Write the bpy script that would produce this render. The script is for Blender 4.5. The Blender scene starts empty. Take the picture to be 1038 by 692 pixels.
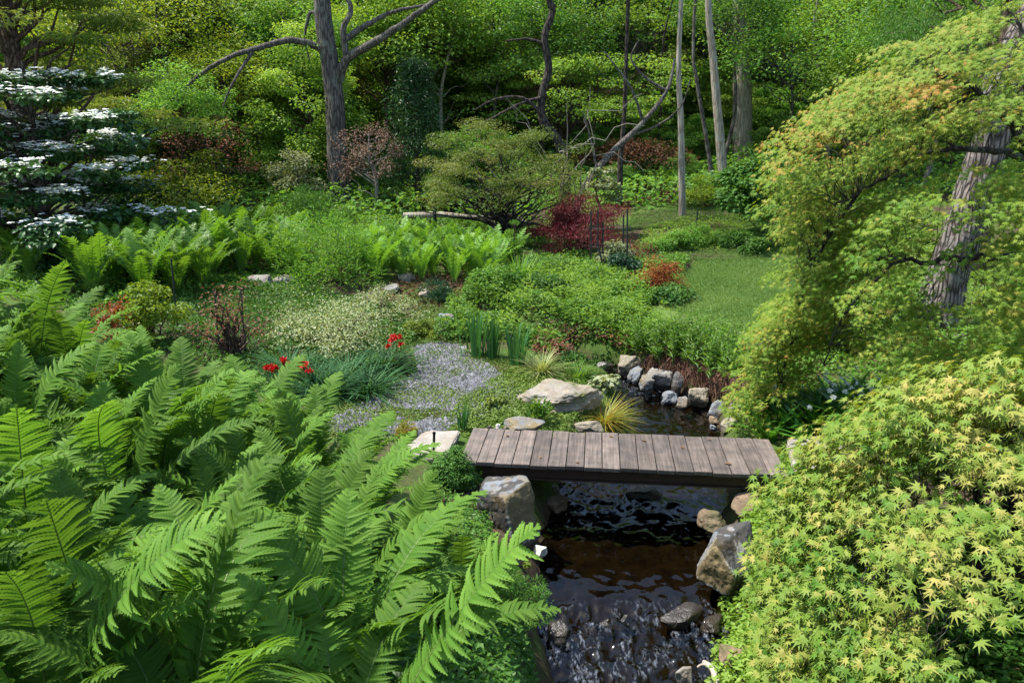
import bpy, math, random
import numpy as np
from mathutils import Vector, Matrix, Quaternion

# ------------------------------------------------------------------ camera, sky, sun, exposure
SC = bpy.context.scene
COL = SC.collection
R = math.radians
CAM_H, PITCH, FPX = 3.3, 14.6, 815.0
cam_d = bpy.data.cameras.new('camera')
cam = bpy.data.objects.new('camera', cam_d); COL.objects.link(cam)
cam.location = (0, 0, CAM_H); cam.rotation_euler = (R(90 - PITCH), 0, 0)
cam_d.sensor_fit = 'HORIZONTAL'; cam_d.sensor_width = 36; cam_d.lens = FPX / 1038 * 36
cam_d.clip_start = .05; cam_d.clip_end = 400
SC.camera = cam

SUN = Vector((-.46, .06, .90)).normalized()          # towards the sun
W = bpy.data.worlds.new('World'); SC.world = W; W.use_nodes = True
nt = W.node_tree; nt.nodes.clear()
sky = nt.nodes.new('ShaderNodeTexSky'); sky.sky_type = 'NISHITA'; sky.sun_disc = False
sky.sun_elevation = math.asin(SUN.z); sky.sun_rotation = math.atan2(SUN.x, SUN.y)
bg = nt.nodes.new('ShaderNodeBackground'); bg.inputs[1].default_value = .15
wo = nt.nodes.new('ShaderNodeOutputWorld')
nt.links.new(sky.outputs[0], bg.inputs[0]); nt.links.new(bg.outputs[0], wo.inputs[0])
sd = bpy.data.lights.new('sun', 'SUN'); sd.energy = 4.0; sd.angle = R(1.2); sd.color = (1, .95, .86)
so = bpy.data.objects.new('sun', sd); COL.objects.link(so)
so.rotation_euler = (-SUN).to_track_quat('-Z', 'Y').to_euler()
SC.view_settings.view_transform = 'Standard'; SC.view_settings.look = 'None'
SC.view_settings.exposure = 1.2; SC.view_settings.gamma = 1.0
SC.view_settings.use_curve_mapping = False
SC.cycles.max_bounces = 6; SC.cycles.diffuse_bounces = 3; SC.cycles.glossy_bounces = 2
SC.cycles.transmission_bounces = 3; SC.cycles.transparent_max_bounces = 6
SC.cycles.caustics_reflective = False; SC.cycles.caustics_refractive = False

# ------------------------------------------------------------------ small maths
def nrm(v):
    v = np.asarray(v, float)
    return v / (np.linalg.norm(v, axis=-1, keepdims=True) + 1e-9)

def _hash(i, seed):
    h = (i[..., 0] * 374761393 + i[..., 1] * 668265263 + i[..., 2] * 1274126177 + seed * 974634777) & 0xffffffff
    h = ((h ^ (h >> 13)) * 1274126177) & 0xffffffff
    return ((h ^ (h >> 16)) & 0xffff) / 65535.0

def vnoise(p, seed=0):
    p = np.asarray(p, float)
    i = np.floor(p).astype(np.int64); f = p - i; f = f * f * (3 - 2 * f)
    r = 0
    for a in (0, 1):
        wa = f[..., 0] if a else 1 - f[..., 0]
        for b in (0, 1):
            wb = f[..., 1] if b else 1 - f[..., 1]
            for c in (0, 1):
                wc = f[..., 2] if c else 1 - f[..., 2]
                r = r + wa * wb * wc * _hash(i + np.array([a, b, c]), seed)
    return r * 2 - 1

def fbm(p, seed=0, o=4):
    p = np.asarray(p, float); r = 0; a = 1.0; t = 0
    for k in range(o):
        r = r + a * vnoise(p * 2 ** k, seed + k); t += a; a *= .5
    return r / t

def sstep(a, b, x):
    t = np.clip((x - a) / (b - a), 0, 1); return t * t * (3 - 2 * t)

# ------------------------------------------------------------------ mesh collector
class MB:
    """collects vertices, faces, a per-vertex 'tint' number; builds ONE mesh"""
    def __init__(s): s.v = []; s.t = []; s.f = []; s.n = 0
    def add(s, v, f, tint=.5, mat=0, smooth=False):
        v = np.asarray(v, float).reshape(-1, 3); f = np.asarray(f, int)
        s.v.append(v); s.t.append(np.broadcast_to(np.asarray(tint, float), (len(v),)))
        s.f.append((f + s.n, mat, smooth)); s.n += len(v); return s
    def mesh(s, name, mats):
        me = bpy.data.meshes.new(name)
        V = np.concatenate(s.v).astype(np.float32); T = np.concatenate(s.t).astype(np.float32)
        me.vertices.add(len(V)); me.vertices.foreach_set('co', V.ravel())
        L = np.concatenate([f.ravel() for f, m, q in s.f]).astype(np.int32)
        st = []; mi = []; sm = []; o = 0
        for f, m, q in s.f:
            n, k = f.shape
            st.append(o + np.arange(n) * k); mi.append(np.full(n, m)); sm.append(np.full(n, q)); o += n * k
        st = np.concatenate(st).astype(np.int32)
        me.loops.add(len(L)); me.loops.foreach_set('vertex_index', L)
        me.polygons.add(len(st)); me.polygons.foreach_set('loop_start', st)
        me.polygons.foreach_set('material_index', np.concatenate(mi).astype(np.int32))
        me.polygons.foreach_set('use_smooth', np.concatenate(sm).astype(bool))
        a = me.attributes.new('tint', 'FLOAT', 'POINT'); a.data.foreach_set('value', T)
        me.update(calc_edges=True)
        for m in mats: me.materials.append(m)
        return me
    def obj(s, name, mats, parent=None, loc=None):
        if not isinstance(mats, (list, tuple)): mats = [mats]
        o = bpy.data.objects.new(name, s.mesh(name, mats)); COL.objects.link(o)
        if parent: o.parent = parent
        if loc is not None: o.location = loc
        return o

def tag(o, label=None, cat=None, group=None, kind=None):
    if label: o['label'] = label
    if cat: o['category'] = cat
    if group: o['group'] = group
    if kind: o['kind'] = kind
    return o

def thing(name, label, cat, loc=(0, 0, 0), rz=0, group=None):
    o = bpy.data.objects.new(name, None); COL.objects.link(o); o.empty_display_size = .1
    o.location = loc; o.rotation_euler = (0, 0, rz)
    return tag(o, label, cat, group)

def kids(o): return list(o.children)

def dup(o, loc, rz=0, sc=1, label=None, mats=None, parent=None, tilt=(0, 0)):
    """copy of a thing with its parts; mats = {part name: material} for a different leaf colour"""
    c = o.copy(); COL.objects.link(c); c.location = loc
    c.rotation_euler = (tilt[0], tilt[1], rz); c.scale = sc if hasattr(sc, '__len__') else (sc, sc, sc)
    if label: c['label'] = label
    for ch in kids(o):
        d = ch.copy(); COL.objects.link(d); d.parent = c
        b = ch.name.split('.')[0]
        if mats and b in mats:
            d.material_slots[0].link = 'OBJECT'; d.material_slots[0].material = mats[b]
    if mats and c.type == 'MESH' and 'self' in mats:
        c.material_slots[0].link = 'OBJECT'; c.material_slots[0].material = mats['self']
    return c

# ------------------------------------------------------------------ materials
def node_mat(name):
    m = bpy.data.materials.new(name); m.use_nodes = True
    n = m.node_tree; n.nodes.clear()
    out = n.nodes.new('ShaderNodeOutputMaterial')
    return m, n, out

def ramp(n, stops, fac=None):
    r = n.nodes.new('ShaderNodeValToRGB')
    e = r.color_ramp.elements
    while len(e) < len(stops): e.new(.5)
    for k, (p, c) in enumerate(stops): e[k].position = p; e[k].color = (*c, 1)
    if fac is not None: n.links.new(fac, r.inputs[0])
    return r

def math_node(n, op, a, b=None):
    q = n.nodes.new('ShaderNodeMath'); q.operation = op
    for i, x in enumerate((a, b)):
        if x is None: continue
        if isinstance(x, (int, float)): q.inputs[i].default_value = x
        else: n.links.new(x, q.inputs[i])
    return q.outputs[0]

def noise_node(n, scale, detail=4, rough=.6, coord='Object', vec=None):
    tc = n.nodes.new('ShaderNodeTexCoord'); t = n.nodes.new('ShaderNodeTexNoise')
    t.inputs['Scale'].default_value = scale; t.inputs['Detail'].default_value = detail
    t.inputs['Roughness'].default_value = rough
    n.links.new(vec if vec else tc.outputs[coord], t.inputs['Vector'])
    return t

def leaf_mat(name, c0, c1, c2, trans=.38, rough=.45, spec=.25, back=(1.25, 1.15, .45), var=.22):
    m, n, out = node_mat(name)
    at = n.nodes.new('ShaderNodeAttribute'); at.attribute_name = 'tint'
    rp = ramp(n, [(0, c0), (.5, c1), (1, c2)], at.outputs['Fac'])
    oi = n.nodes.new('ShaderNodeObjectInfo')
    mr = n.nodes.new('ShaderNodeMapRange'); n.links.new(oi.outputs['Random'], mr.inputs[0])
    mr.inputs[3].default_value = 1 - var; mr.inputs[4].default_value = 1 + var
    hs = n.nodes.new('ShaderNodeHueSaturation'); n.links.new(rp.outputs[0], hs.inputs['Color'])
    n.links.new(mr.outputs[0], hs.inputs['Value'])
    p = n.nodes.new('ShaderNodeBsdfPrincipled')
    n.links.new(hs.outputs[0], p.inputs['Base Color'])
    p.inputs['Roughness'].default_value = rough; p.inputs['Specular IOR Level'].default_value = spec
    tr = n.nodes.new('ShaderNodeBsdfTranslucent')
    mx = n.nodes.new('ShaderNodeMix'); mx.data_type = 'RGBA'; mx.blend_type = 'MULTIPLY'; mx.inputs[0].default_value = 1
    n.links.new(hs.outputs[0], mx.inputs[6]); mx.inputs[7].default_value = (*back, 1)
    n.links.new(mx.outputs[2], tr.inputs[0])
    ms = n.nodes.new('ShaderNodeMixShader'); ms.inputs[0].default_value = trans
    n.links.new(p.outputs[0], ms.inputs[1]); n.links.new(tr.outputs[0], ms.inputs[2])
    n.links.new(ms.outputs[0], out.inputs[0])
    return m

def bark_mat(name, c0, c1, scale=6, stretch=.18, bump=.6, lichen=None, dist=.03):
    m, n, out = node_mat(name)
    tc = n.nodes.new('ShaderNodeTexCoord'); mp = n.nodes.new('ShaderNodeMapping')
    mp.inputs['Scale'].default_value = (scale, scale, scale * stretch)
    n.links.new(tc.outputs['Object'], mp.inputs[0])
    t = noise_node(n, 1.0, 6, .65, vec=mp.outputs[0])
    vo = n.nodes.new('ShaderNodeTexVoronoi'); vo.feature = 'DISTANCE_TO_EDGE'; vo.inputs['Scale'].default_value = 1.6
    n.links.new(mp.outputs[0], vo.inputs['Vector'])
    cr = ramp(n, [(.0, (0, 0, 0)), (.25, (1, 1, 1))], vo.outputs['Distance'])
    h = math_node(n, 'MULTIPLY', cr.outputs[0], t.outputs['Fac'])
    rp = ramp(n, [(.05, c0), (.5, c1)], h)
    col = rp.outputs[0]
    if lichen:
        t2 = noise_node(n, 3.5, 4); r2 = ramp(n, [(.52, (0, 0, 0)), (.66, (1, 1, 1))], t2.outputs['Fac'])
        mx = n.nodes.new('ShaderNodeMix'); mx.data_type = 'RGBA'
        n.links.new(r2.outputs[0], mx.inputs[0]); n.links.new(col, mx.inputs[6]); mx.inputs[7].default_value = (*lichen, 1)
        col = mx.outputs[2]
    p = n.nodes.new('ShaderNodeBsdfPrincipled'); p.inputs['Roughness'].default_value = .9
    p.inputs['Specular IOR Level'].default_value = .15
    n.links.new(col, p.inputs['Base Color'])
    bp = n.nodes.new('ShaderNodeBump'); bp.inputs['Strength'].default_value = bump; bp.inputs['Distance'].default_value = dist
    n.links.new(h, bp.inputs['Height']); n.links.new(bp.outputs[0], p.inputs['Normal'])
    n.links.new(p.outputs[0], out.inputs[0])
    return m

def rock_mat(name, c0, c1, stain, moss=None, scale=5, rough=.8, wet=False):
    m, n, out = node_mat(name)
    oi = n.nodes.new('ShaderNodeObjectInfo')
    tc = n.nodes.new('ShaderNodeTexCoord')
    va = n.nodes.new('ShaderNodeVectorMath'); va.operation = 'ADD'
    n.links.new(tc.outputs['Object'], va.inputs[0]); n.links.new(oi.outputs['Location'], va.inputs[1])
    t = noise_node(n, scale, 8, .62, vec=va.outputs[0])
    rp = ramp(n, [(.3, c0), (.7, c1)], t.outputs['Fac'])
    t2 = noise_node(n, scale * .45, 5, .7, vec=va.outputs[0])
    r2 = ramp(n, [(.48, (0, 0, 0)), (.62, (1, 1, 1))], t2.outputs['Fac'])
    mx = n.nodes.new('ShaderNodeMix'); mx.data_type = 'RGBA'
    n.links.new(r2.outputs[0], mx.inputs[0]); n.links.new(rp.outputs[0], mx.inputs[6]); mx.inputs[7].default_value = (*stain, 1)
    col = mx.outputs[2]
    # pale lichen flecks
    t4 = noise_node(n, scale * 6, 3, .5, vec=va.outputs[0])
    r4 = ramp(n, [(.66, (0, 0, 0)), (.7, (1, 1, 1))], t4.outputs['Fac'])
    m4 = n.nodes.new('ShaderNodeMix'); m4.data_type = 'RGBA'
    n.links.new(r4.outputs[0], m4.inputs[0]); n.links.new(col, m4.inputs[6])
    m4.inputs[7].default_value = (min(1, c1[0] * 1.35), min(1, c1[1] * 1.35), min(1, c1[2] * 1.3), 1)
    col = m4.outputs[2]
    sa = n.nodes.new('ShaderNodeAttribute'); sa.attribute_name = 'tint'
    sm = ramp(n, [(.5, (0, 0, 0)), (.75, (1, 1, 1))], sa.outputs['Fac'])
    m5 = n.nodes.new('ShaderNodeMix'); m5.data_type = 'RGBA'; n.links.new(sm.outputs[0], m5.inputs[0]); n.links.new(col, m5.inputs[6])
    r5 = ramp(n, [(.3, tuple(x * .55 for x in stain)), (.7, tuple(x * 1.15 for x in stain))], t.outputs['Fac']); n.links.new(r5.outputs[0], m5.inputs[7]); col = m5.outputs[2]
    wt = ramp(n, [(.02, (.32, .30, .28)), (.14, (1, 1, 1))], sa.outputs['Fac'])
    m6 = n.nodes.new('ShaderNodeMix'); m6.data_type = 'RGBA'; m6.blend_type = 'MULTIPLY'; m6.inputs[0].default_value = 1
    n.links.new(col, m6.inputs[6]); n.links.new(wt.outputs[0], m6.inputs[7]); col = m6.outputs[2]
    if moss:
        t3 = noise_node(n, scale * .9, 5, .7, vec=va.outputs[0])
        r3 = ramp(n, [(.55, (0, 0, 0)), (.64, (1, 1, 1))], t3.outputs['Fac'])
        m3 = n.nodes.new('ShaderNodeMix'); m3.data_type = 'RGBA'
        n.links.new(r3.outputs[0], m3.inputs[0]); n.links.new(col, m3.inputs[6]); m3.inputs[7].default_value = (*moss, 1)
        col = m3.outputs[2]
    p = n.nodes.new('ShaderNodeBsdfPrincipled'); p.inputs['Roughness'].default_value = rough
    p.inputs['Specular IOR Level'].default_value = .5 if wet else .25
    n.links.new(col, p.inputs['Base Color'])
    b = noise_node(n, scale * 5, 6, .7, vec=va.outputs[0])
    bp = n.nodes.new('ShaderNodeBump'); bp.inputs['Strength'].default_value = .55; bp.inputs['Distance'].default_value = .02
    n.links.new(b.outputs['Fac'], bp.inputs['Height']); n.links.new(bp.outputs[0], p.inputs['Normal'])
    n.links.new(p.outputs[0], out.inputs[0])
    return m

def plain_mat(name, c, rough=.6, metal=0, c2=None, scale=20, bump=0):
    m, n, out = node_mat(name)
    p = n.nodes.new('ShaderNodeBsdfPrincipled'); p.inputs['Roughness'].default_value = rough; p.inputs['Metallic'].default_value = metal
    t = noise_node(n, scale, 5)
    r = ramp(n, [(.3, c), (.7, c2 or tuple(x * .7 for x in c))], t.outputs['Fac'])
    n.links.new(r.outputs[0], p.inputs['Base Color'])
    if bump:
        bp = n.nodes.new('ShaderNodeBump'); bp.inputs['Strength'].default_value = bump; bp.inputs['Distance'].default_value = .01
        n.links.new(t.outputs['Fac'], bp.inputs['Height']); n.links.new(bp.outputs[0], p.inputs['Normal'])
    n.links.new(p.outputs[0], out.inputs[0])
    return m

def wood_mat(name):
    m, n, out = node_mat(name)
    oi = n.nodes.new('ShaderNodeObjectInfo'); tc = n.nodes.new('ShaderNodeTexCoord')
    va = n.nodes.new('ShaderNodeVectorMath'); va.operation = 'ADD'
    n.links.new(tc.outputs['Object'], va.inputs[0])
    mu = n.nodes.new('ShaderNodeVectorMath'); mu.operation = 'SCALE'; mu.inputs['Scale'].default_value = 37
    cx = n.nodes.new('ShaderNodeCombineXYZ'); n.links.new(oi.outputs['Random'], cx.inputs[0]); n.links.new(oi.outputs['Random'], cx.inputs[1])
    n.links.new(cx.outputs[0], mu.inputs[0]); n.links.new(mu.outputs[0], va.inputs[1])
    mp = n.nodes.new('ShaderNodeMapping'); mp.inputs['Scale'].default_value = (55, 2.2, 30)
    n.links.new(va.outputs[0], mp.inputs[0])
    g = noise_node(n, 1.0, 6, .6, vec=mp.outputs[0])
    blot = noise_node(n, 5, 4, .6, vec=va.outputs[0])
    rp = ramp(n, [(.25, (.075, .061, .051)), (.5, (.15, .125, .107)), (.75, (.22, .187, .163))], g.outputs['Fac'])
    r2 = ramp(n, [(.35, (.62, .62, .64)), (.65, (1.05, 1, .97))], blot.outputs['Fac'])
    mx = n.nodes.new('ShaderNodeMix'); mx.data_type = 'RGBA'; mx.blend_type = 'MULTIPLY'; mx.inputs[0].default_value = 1
    n.links.new(rp.outputs[0], mx.inputs[6]); n.links.new(r2.outputs[0], mx.inputs[7])
    hs = n.nodes.new('ShaderNodeHueSaturation'); n.links.new(mx.outputs[2], hs.inputs['Color'])
    mr = n.nodes.new('ShaderNodeMapRange'); n.links.new(oi.outputs['Random'], mr.inputs[0]); mr.inputs[3].default_value = .70; mr.inputs[4].default_value = 1.28
    n.links.new(mr.outputs[0], hs.inputs['Value'])
    p = n.nodes.new('ShaderNodeBsdfPrincipled'); p.inputs['Roughness'].default_value = .72; p.inputs['Specular IOR Level'].default_value = .3
    n.links.new(hs.outputs[0], p.inputs['Base Color'])
    bp = n.nodes.new('ShaderNodeBump'); bp.inputs['Strength'].default_value = .35; bp.inputs['Distance'].default_value = .004
    n.links.new(g.outputs['Fac'], bp.inputs['Height']); n.links.new(bp.outputs[0], p.inputs['Normal'])
    n.links.new(p.outputs[0], out.inputs[0])
    return m

M = {}
M['fern'] = leaf_mat('fern_leaf', (.036, .10, .014), (.08, .18, .024), (.175, .30, .045), .42, .55, .12, (1.25, 1.2, .5), .3)
M['fern_mid'] = leaf_mat('fern_leaf_mid', (.055, .15, .018), (.10, .235, .025), (.18, .32, .045), .42)
M['fern_pale'] = leaf_mat('fern_leaf_pale', (.08, .2, .02), (.13, .29, .035), (.2, .38, .06), .42)
M['rachis'] = plain_mat('fern_midrib', (.10, .16, .03), .5, 0, (.07, .11, .02))
M['maple_near'] = leaf_mat('maple_leaf_near', (.07, .17, .016), (.185, .265, .036), (.39, .335, .09), .34, .5, .2, (1.2, 1.15, .5), .05)
M['maple_far'] = leaf_mat('maple_leaf_far', (.085, .19, .014), (.215, .295, .032), (.44, .23, .06), .42, .5, .2, (1.2, 1.15, .45), .05)
M['g_bright'] = leaf_mat('leaf_bright_green', (.06, .17, .02), (.122, .262, .036), (.22, .36, .075), .48)
M['g_lime'] = leaf_mat('leaf_lime', (.11, .225, .025), (.20, .335, .05), (.31, .43, .09), .48)
M['g_mid'] = leaf_mat('leaf_mid_green', (.035, .105, .016), (.065, .165, .024), (.12, .23, .04), .38)
M['g_dark'] = leaf_mat('leaf_dark_green', (.016, .055, .016), (.03, .085, .022), (.055, .125, .03), .25, .38, .35)
M['g_blue'] = leaf_mat('leaf_blue_green', (.02, .06, .03), (.035, .095, .042), (.06, .13, .06), .25, .4, .3)
M['g_olive'] = leaf_mat('leaf_olive', (.08, .14, .02), (.14, .205, .036), (.24, .235, .065), .42)
M['g_yellow'] = leaf_mat('leaf_yellow_green', (.12, .20, .018), (.20, .29, .03), (.32, .36, .05), .48)
M['g_pale'] = leaf_mat('leaf_pale_variegated', (.15, .2, .07), (.27, .32, .15), (.48, .5, .32), .35)
M['h_fresh'] = leaf_mat('leaf_fresh_spring', (.075, .205, .03), (.15, .31, .055), (.26, .42, .11), .52)
M['h_mid'] = leaf_mat('leaf_spring_mid', (.055, .15, .025), (.10, .225, .04), (.18, .31, .07), .5)
M['g_shiny'] = leaf_mat('leaf_glossy_green', (.03, .12, .012), (.055, .18, .018), (.1, .26, .035), .3, .28, .45)
M['red'] = leaf_mat('leaf_dark_red', (.10, .02, .024), (.2, .045, .05), (.32, .10, .09), .4, .5, .2, (1.3, .7, .5))
M['rust'] = leaf_mat('leaf_rust', (.15, .035, .012), (.24, .065, .018), (.34, .13, .03), .35, .5, .2, (1.2, .9, .5))
M['redbrown'] = leaf_mat('leaf_red_brown', (.12, .05, .03), (.19, .085, .05), (.27, .15, .09), .35, .5, .2, (1.2, .9, .6))
M['pinktan'] = leaf_mat('leaf_pink_tan', (.17, .1, .075), (.25, .16, .12), (.33, .24, .17), .3, .5, .2, (1.1, .95, .8))
M['orange_grass'] = leaf_mat('orange_grass', (.13, .22, .03), (.30, .30, .05), (.42, .2, .04), .35)
M['pale_grass'] = leaf_mat('pale_grass', (.16, .22, .06), (.27, .32, .11), (.42, .42, .2), .35)
M['iris'] = leaf_mat('iris_blade', (.03, .11, .03), (.05, .16, .045), (.085, .2, .06), .3, .4, .35)
M['mondo'] = leaf_mat('dark_strap_leaf', (.022, .075, .026), (.038, .115, .038), (.07, .16, .05), .25, .6, .15)
M['white_petal'] = leaf_mat('white_petal', (.62, .66, .55), (.75, .78, .7), (.85, .87, .82), .3, .5, .2, (1, 1, .9), .03)
M['red_petal'] = leaf_mat('red_petal', (.35, .01, .012), (.5, .02, .02), (.6, .05, .03), .3, .5, .3, (1.2, .6, .5), .05)
M['white_bloom'] = M['white_petal']
M['lawn_blade'] = leaf_mat('lawn_blade', (.09, .18, .045), (.14, .24, .065), (.21, .30, .09), .35)
M['litter'] = leaf_mat('dry_leaf', (.09, .05, .028), (.16, .095, .05), (.25, .16, .09), .15, .8, .1, (1, .9, .7))
M['twig'] = leaf_mat('dry_root', (.06, .028, .02), (.12, .06, .042), (.22, .13, .09), .05, .8, .1, (1, .9, .8))
M['moss'] = leaf_mat('moss_leaf', (.06, .12, .015), (.11, .18, .025), (.18, .23, .05), .3)
M['lavender'] = leaf_mat('lavender_flower', (.18, .17, .25), (.28, .27, .38), (.4, .38, .5), .3, .6, .1, (1, 1, 1), .02)
M['bark_grey'] = bark_mat('bark_grey', (.045, .038, .032), (.16, .14, .12), 10, .14, .5, (.15, .15, .12))
M['bark_dark'] = bark_mat('bark_dark', (.018, .014, .012), (.085, .068, .056), 10, .25, .5)
M['bark_maple'] = bark_mat('bark_maple', (.012, .010, .009), (.05, .043, .036), 12, .4, .4, (.07, .08, .05))
M['bark_pale'] = bark_mat('bark_pale', (.19, .155, .12), (.38, .33, .26), 9, .09, .35, (.30, .29, .23))
M['bark_pine'] = bark_mat('bark_furrowed', (.04, .032, .028), (.235, .20, .175), 10, .15, 1.0, (.19, .175, .155), .06)
M['bark_brown'] = bark_mat('bark_brown', (.045, .03, .022), (.16, .11, .08), 10, .25, .5)
M['dead_twig'] = plain_mat('bleached_twig', (.24, .21, .175), .85, 0, (.14, .12, .1))
M['metal'] = plain_mat('black_metal', (.014, .017, .016), .5, .3, (.028, .032, .03))
M['stake'] = plain_mat('green_stake', (.015, .045, .03), .5, 0, (.02, .035, .025))
M['steel'] = plain_mat('rusty_beam', (.055, .026, .015), .65, .1, (.025, .015, .01), 9, .3)
M['plank'] = wood_mat('weathered_plank')
M['driftwood'] = plain_mat('driftwood', (.5, .46, .4), .8, 0, (.25, .2, .16), 14, .5)
M['rock_grey'] = rock_mat('rock_blue_grey', (.11, .12, .13), (.23, .245, .265), (.185, .145, .075), None, 4)
M['rock_tan'] = rock_mat('rock_tan', (.15, .125, .09), (.31, .265, .195), (.26, .24, .21), (.12, .13, .04), 3.5)
M['rock_pale'] = rock_mat('rock_pale', (.13, .122, .108), (.28, .265, .24), (.15, .12, .085), None, 5)
M['rock_brown'] = rock_mat('rock_brown', (.12, .085, .055), (.26, .19, .125), (.1, .1, .045), None, 6)
M['rock_wet'] = rock_mat('rock_wet_dark', (.02, .017, .014), (.06, .05, .042), (.035, .03, .018), None, 6, .25, True)
M['rock_white'] = rock_mat('rock_white', (.5, .47, .42), (.7, .68, .63), (.4, .34, .26), None, 7)
M['rock_slab'] = rock_mat('flagstone', (.21, .19, .16), (.36, .33, .285), (.26, .22, .17), None, 4)

# ------------------------------------------------------------------ terrain
_cp, _sp = math.cos(R(PITCH)), math.sin(R(PITCH))
def ray(u, v):
    x = (u - 519) / FPX; y = (346 - v) / FPX
    return np.array([x, _cp + y * _sp, -_sp + y * _cp])

STREAM = np.array([(1.1,-3,.75,-.98),(1.05,2,.75,-.94),(.98,4.4,.72,-.90),(1.0,5.3,.72,-.86),(1.06,6.0,.78,-.80),(1.1,6.5,.84,-.72),(1.2,7.6,.88,-.69),
    (1.5,8.4,.85,-.64),(1.85,9.4,.72,-.57),(2.2,10.3,.6,-.53),(2.1,11.2,.5,-.49),(1.75,11.9,.42,-.45),(1.25,12.4,.38,-.38),(.7,12.9,.32,-.32),(0,13.5,.25,-.2),(-.6,14.2,.2,-.05)])
def _cat(P, n):
    out = []
    for i in range(len(P) - 1):
        p0, p1, p2, p3 = P[max(i-1,0)], P[i], P[i+1], P[min(i+2,len(P)-1)]
        for t in np.linspace(0, 1, n, endpoint=False):
            out.append(.5 * ((2*p1) + (-p0+p2)*t + (2*p0-5*p1+4*p2-p3)*t*t + (-p0+3*p1-3*p2+p3)*t**3))
    out.append(P[-1]); return np.array(out)
SP = _cat(STREAM, 14)

CT = np.array([(0,0,1.65),(-3,0,1.75),(3,0,1.3),(-4,3,1.8),(-1.6,3,1.15),(-.3,3,.9),(2.3,2.5,.3),(-3.1,5,1.58),(-5.5,6,1.95),(-3.3,6.4,.95),(-1.8,6,.52),(-.9,6,.05),
 (-.15,5.2,-.1),(-.3,7.2,-.3),(-.7,8.2,-.1),(-2.5,9.9,-.02),(-1.06,12,.08),(-4.5,9,.35),(-7,10,.6),(.5,10.2,-.12),(3.6,8,-.08),(2.5,6.6,-.3),(2.1,5.2,-.25),
 (2.6,5.0,.1),(3.5,4.5,.35),(5,5,.6),(5,8.5,.15),(6.5,12.2,.3),(3.3,10.6,-.15),(3.2,12.5,.08),(2.0,13.4,.1),(.6,14,.14),(4,14,.18),(4.5,17.5,.25),(0,15.5,.25),(-1.8,16.5,.4),
 (-6.6,14.4,.45),(-3.5,13,.2),(-12,15,.9),(12,15,.6),(12,8,.9),(0,20,.6),(-6,20,.8),(8,20,.5),(4.6,23,.95),(-5.3,25,1.2),(10,26,1.4),(0,26,1.1),(-15,26,1.9),
 (6,27,1.4),(9,31,2.3),(0,34,3.2),(-15,34,3.9),(20,34,3.8),(0,50,9.5),(20,50,10),(-25,50,10),(0,72,18),(-32,72,18),(34,72,18),(-25,20,2.2),(25,20,1.6),(-20,5,2.2),(20,5,1.4),(-40,40,7),(45,40,7),(-45,0,3),(45,0,2)], float)
def _tps():
    P = CT[:, :2]; d = np.linalg.norm(P[:, None] - P[None], axis=-1)
    K = np.where(d > 0, d * d * np.log(d + 1e-9), 0) + np.eye(len(P)) * .4
    Q = np.hstack([np.ones((len(P), 1)), P]); A = np.zeros((len(P) + 3,) * 2)
    A[:len(P), :len(P)] = K; A[:len(P), len(P):] = Q; A[len(P):, :len(P)] = Q.T
    return np.linalg.solve(A, np.concatenate([CT[:, 2], [0, 0, 0]]))
_TW = _tps()
def stream_q(x, y):
    """distance to the centre line, half width, water level"""
    p = np.stack([x, y], -1); best = np.full(x.shape, 1e9); hw = np.zeros(x.shape); wz = np.zeros(x.shape)
    for k in range(0, len(SP), 2):
        d = np.hypot(p[..., 0] - SP[k, 0], p[..., 1] - SP[k, 1]); m = d < best
        best = np.where(m, d, best); hw = np.where(m, SP[k, 2], hw); wz = np.where(m, SP[k, 3], wz)
    return best, hw, wz
def hz(x, y):
    x = np.asarray(x, float); y = np.asarray(y, float); sh = x.shape; x = x.ravel(); y = y.ravel()
    z = np.zeros(len(x))
    for a in range(0, len(x), 40000):
        X = np.stack([x[a:a+40000], y[a:a+40000]], -1)
        d = np.linalg.norm(X[:, None] - CT[None, :, :2], axis=-1)
        z[a:a+40000] = (np.where(d > 0, d * d * np.log(d + 1e-9), 0) @ _TW[:len(CT)]) + _TW[len(CT)] + X @ _TW[len(CT)+1:]
    z = z + fbm(np.stack([x * .9, y * .9, 0 * x], -1), 3, 4) * np.clip(.04 + (y - 18) * .012, .04, .45)
    d, hw, wz = stream_q(x, y)
    wob = fbm(np.stack([x * 2.2, y * 2.2, 0 * x], -1), 9, 3) * .16
    bed = wz - .14 + fbm(np.stack([x * 5, y * 5, 0 * x], -1), 21, 3) * .10
    t = sstep(hw * .80, hw * 1.0 + .34, d + wob)
    z = bed * (1 - t) + np.maximum(z, wz + .12) * t
    return z.reshape(sh)
def H(x, y): return float(hz(np.array([x]), np.array([y]))[0])
_TS = np.concatenate([np.arange(2, 20, .04), np.arange(20, 75, .15)])
def G(u, v):
    """where the sight line through pixel (u, v) meets the ground"""
    r = ray(u, v); p = r[None] * _TS[:, None]; p[:, 2] += CAM_H
    b = np.nonzero(p[:, 2] < hz(p[:, 0], p[:, 1]))[0]
    k = b[0] if len(b) else len(_TS) - 1
    return p[k]
def UX(u, Y):
    """x on the ground at distance Y for picture column u"""
    x = 0.
    for _ in range(3):
        t = Y * _cp + (CAM_H - H(x, Y)) * _sp; x = (u - 519) / FPX * t
    return np.array([x, Y, H(x, Y)])
def PY(u, v, Y):
    r = ray(u, v); p = r * (Y / r[1]); p[2] += CAM_H; return p
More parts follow.
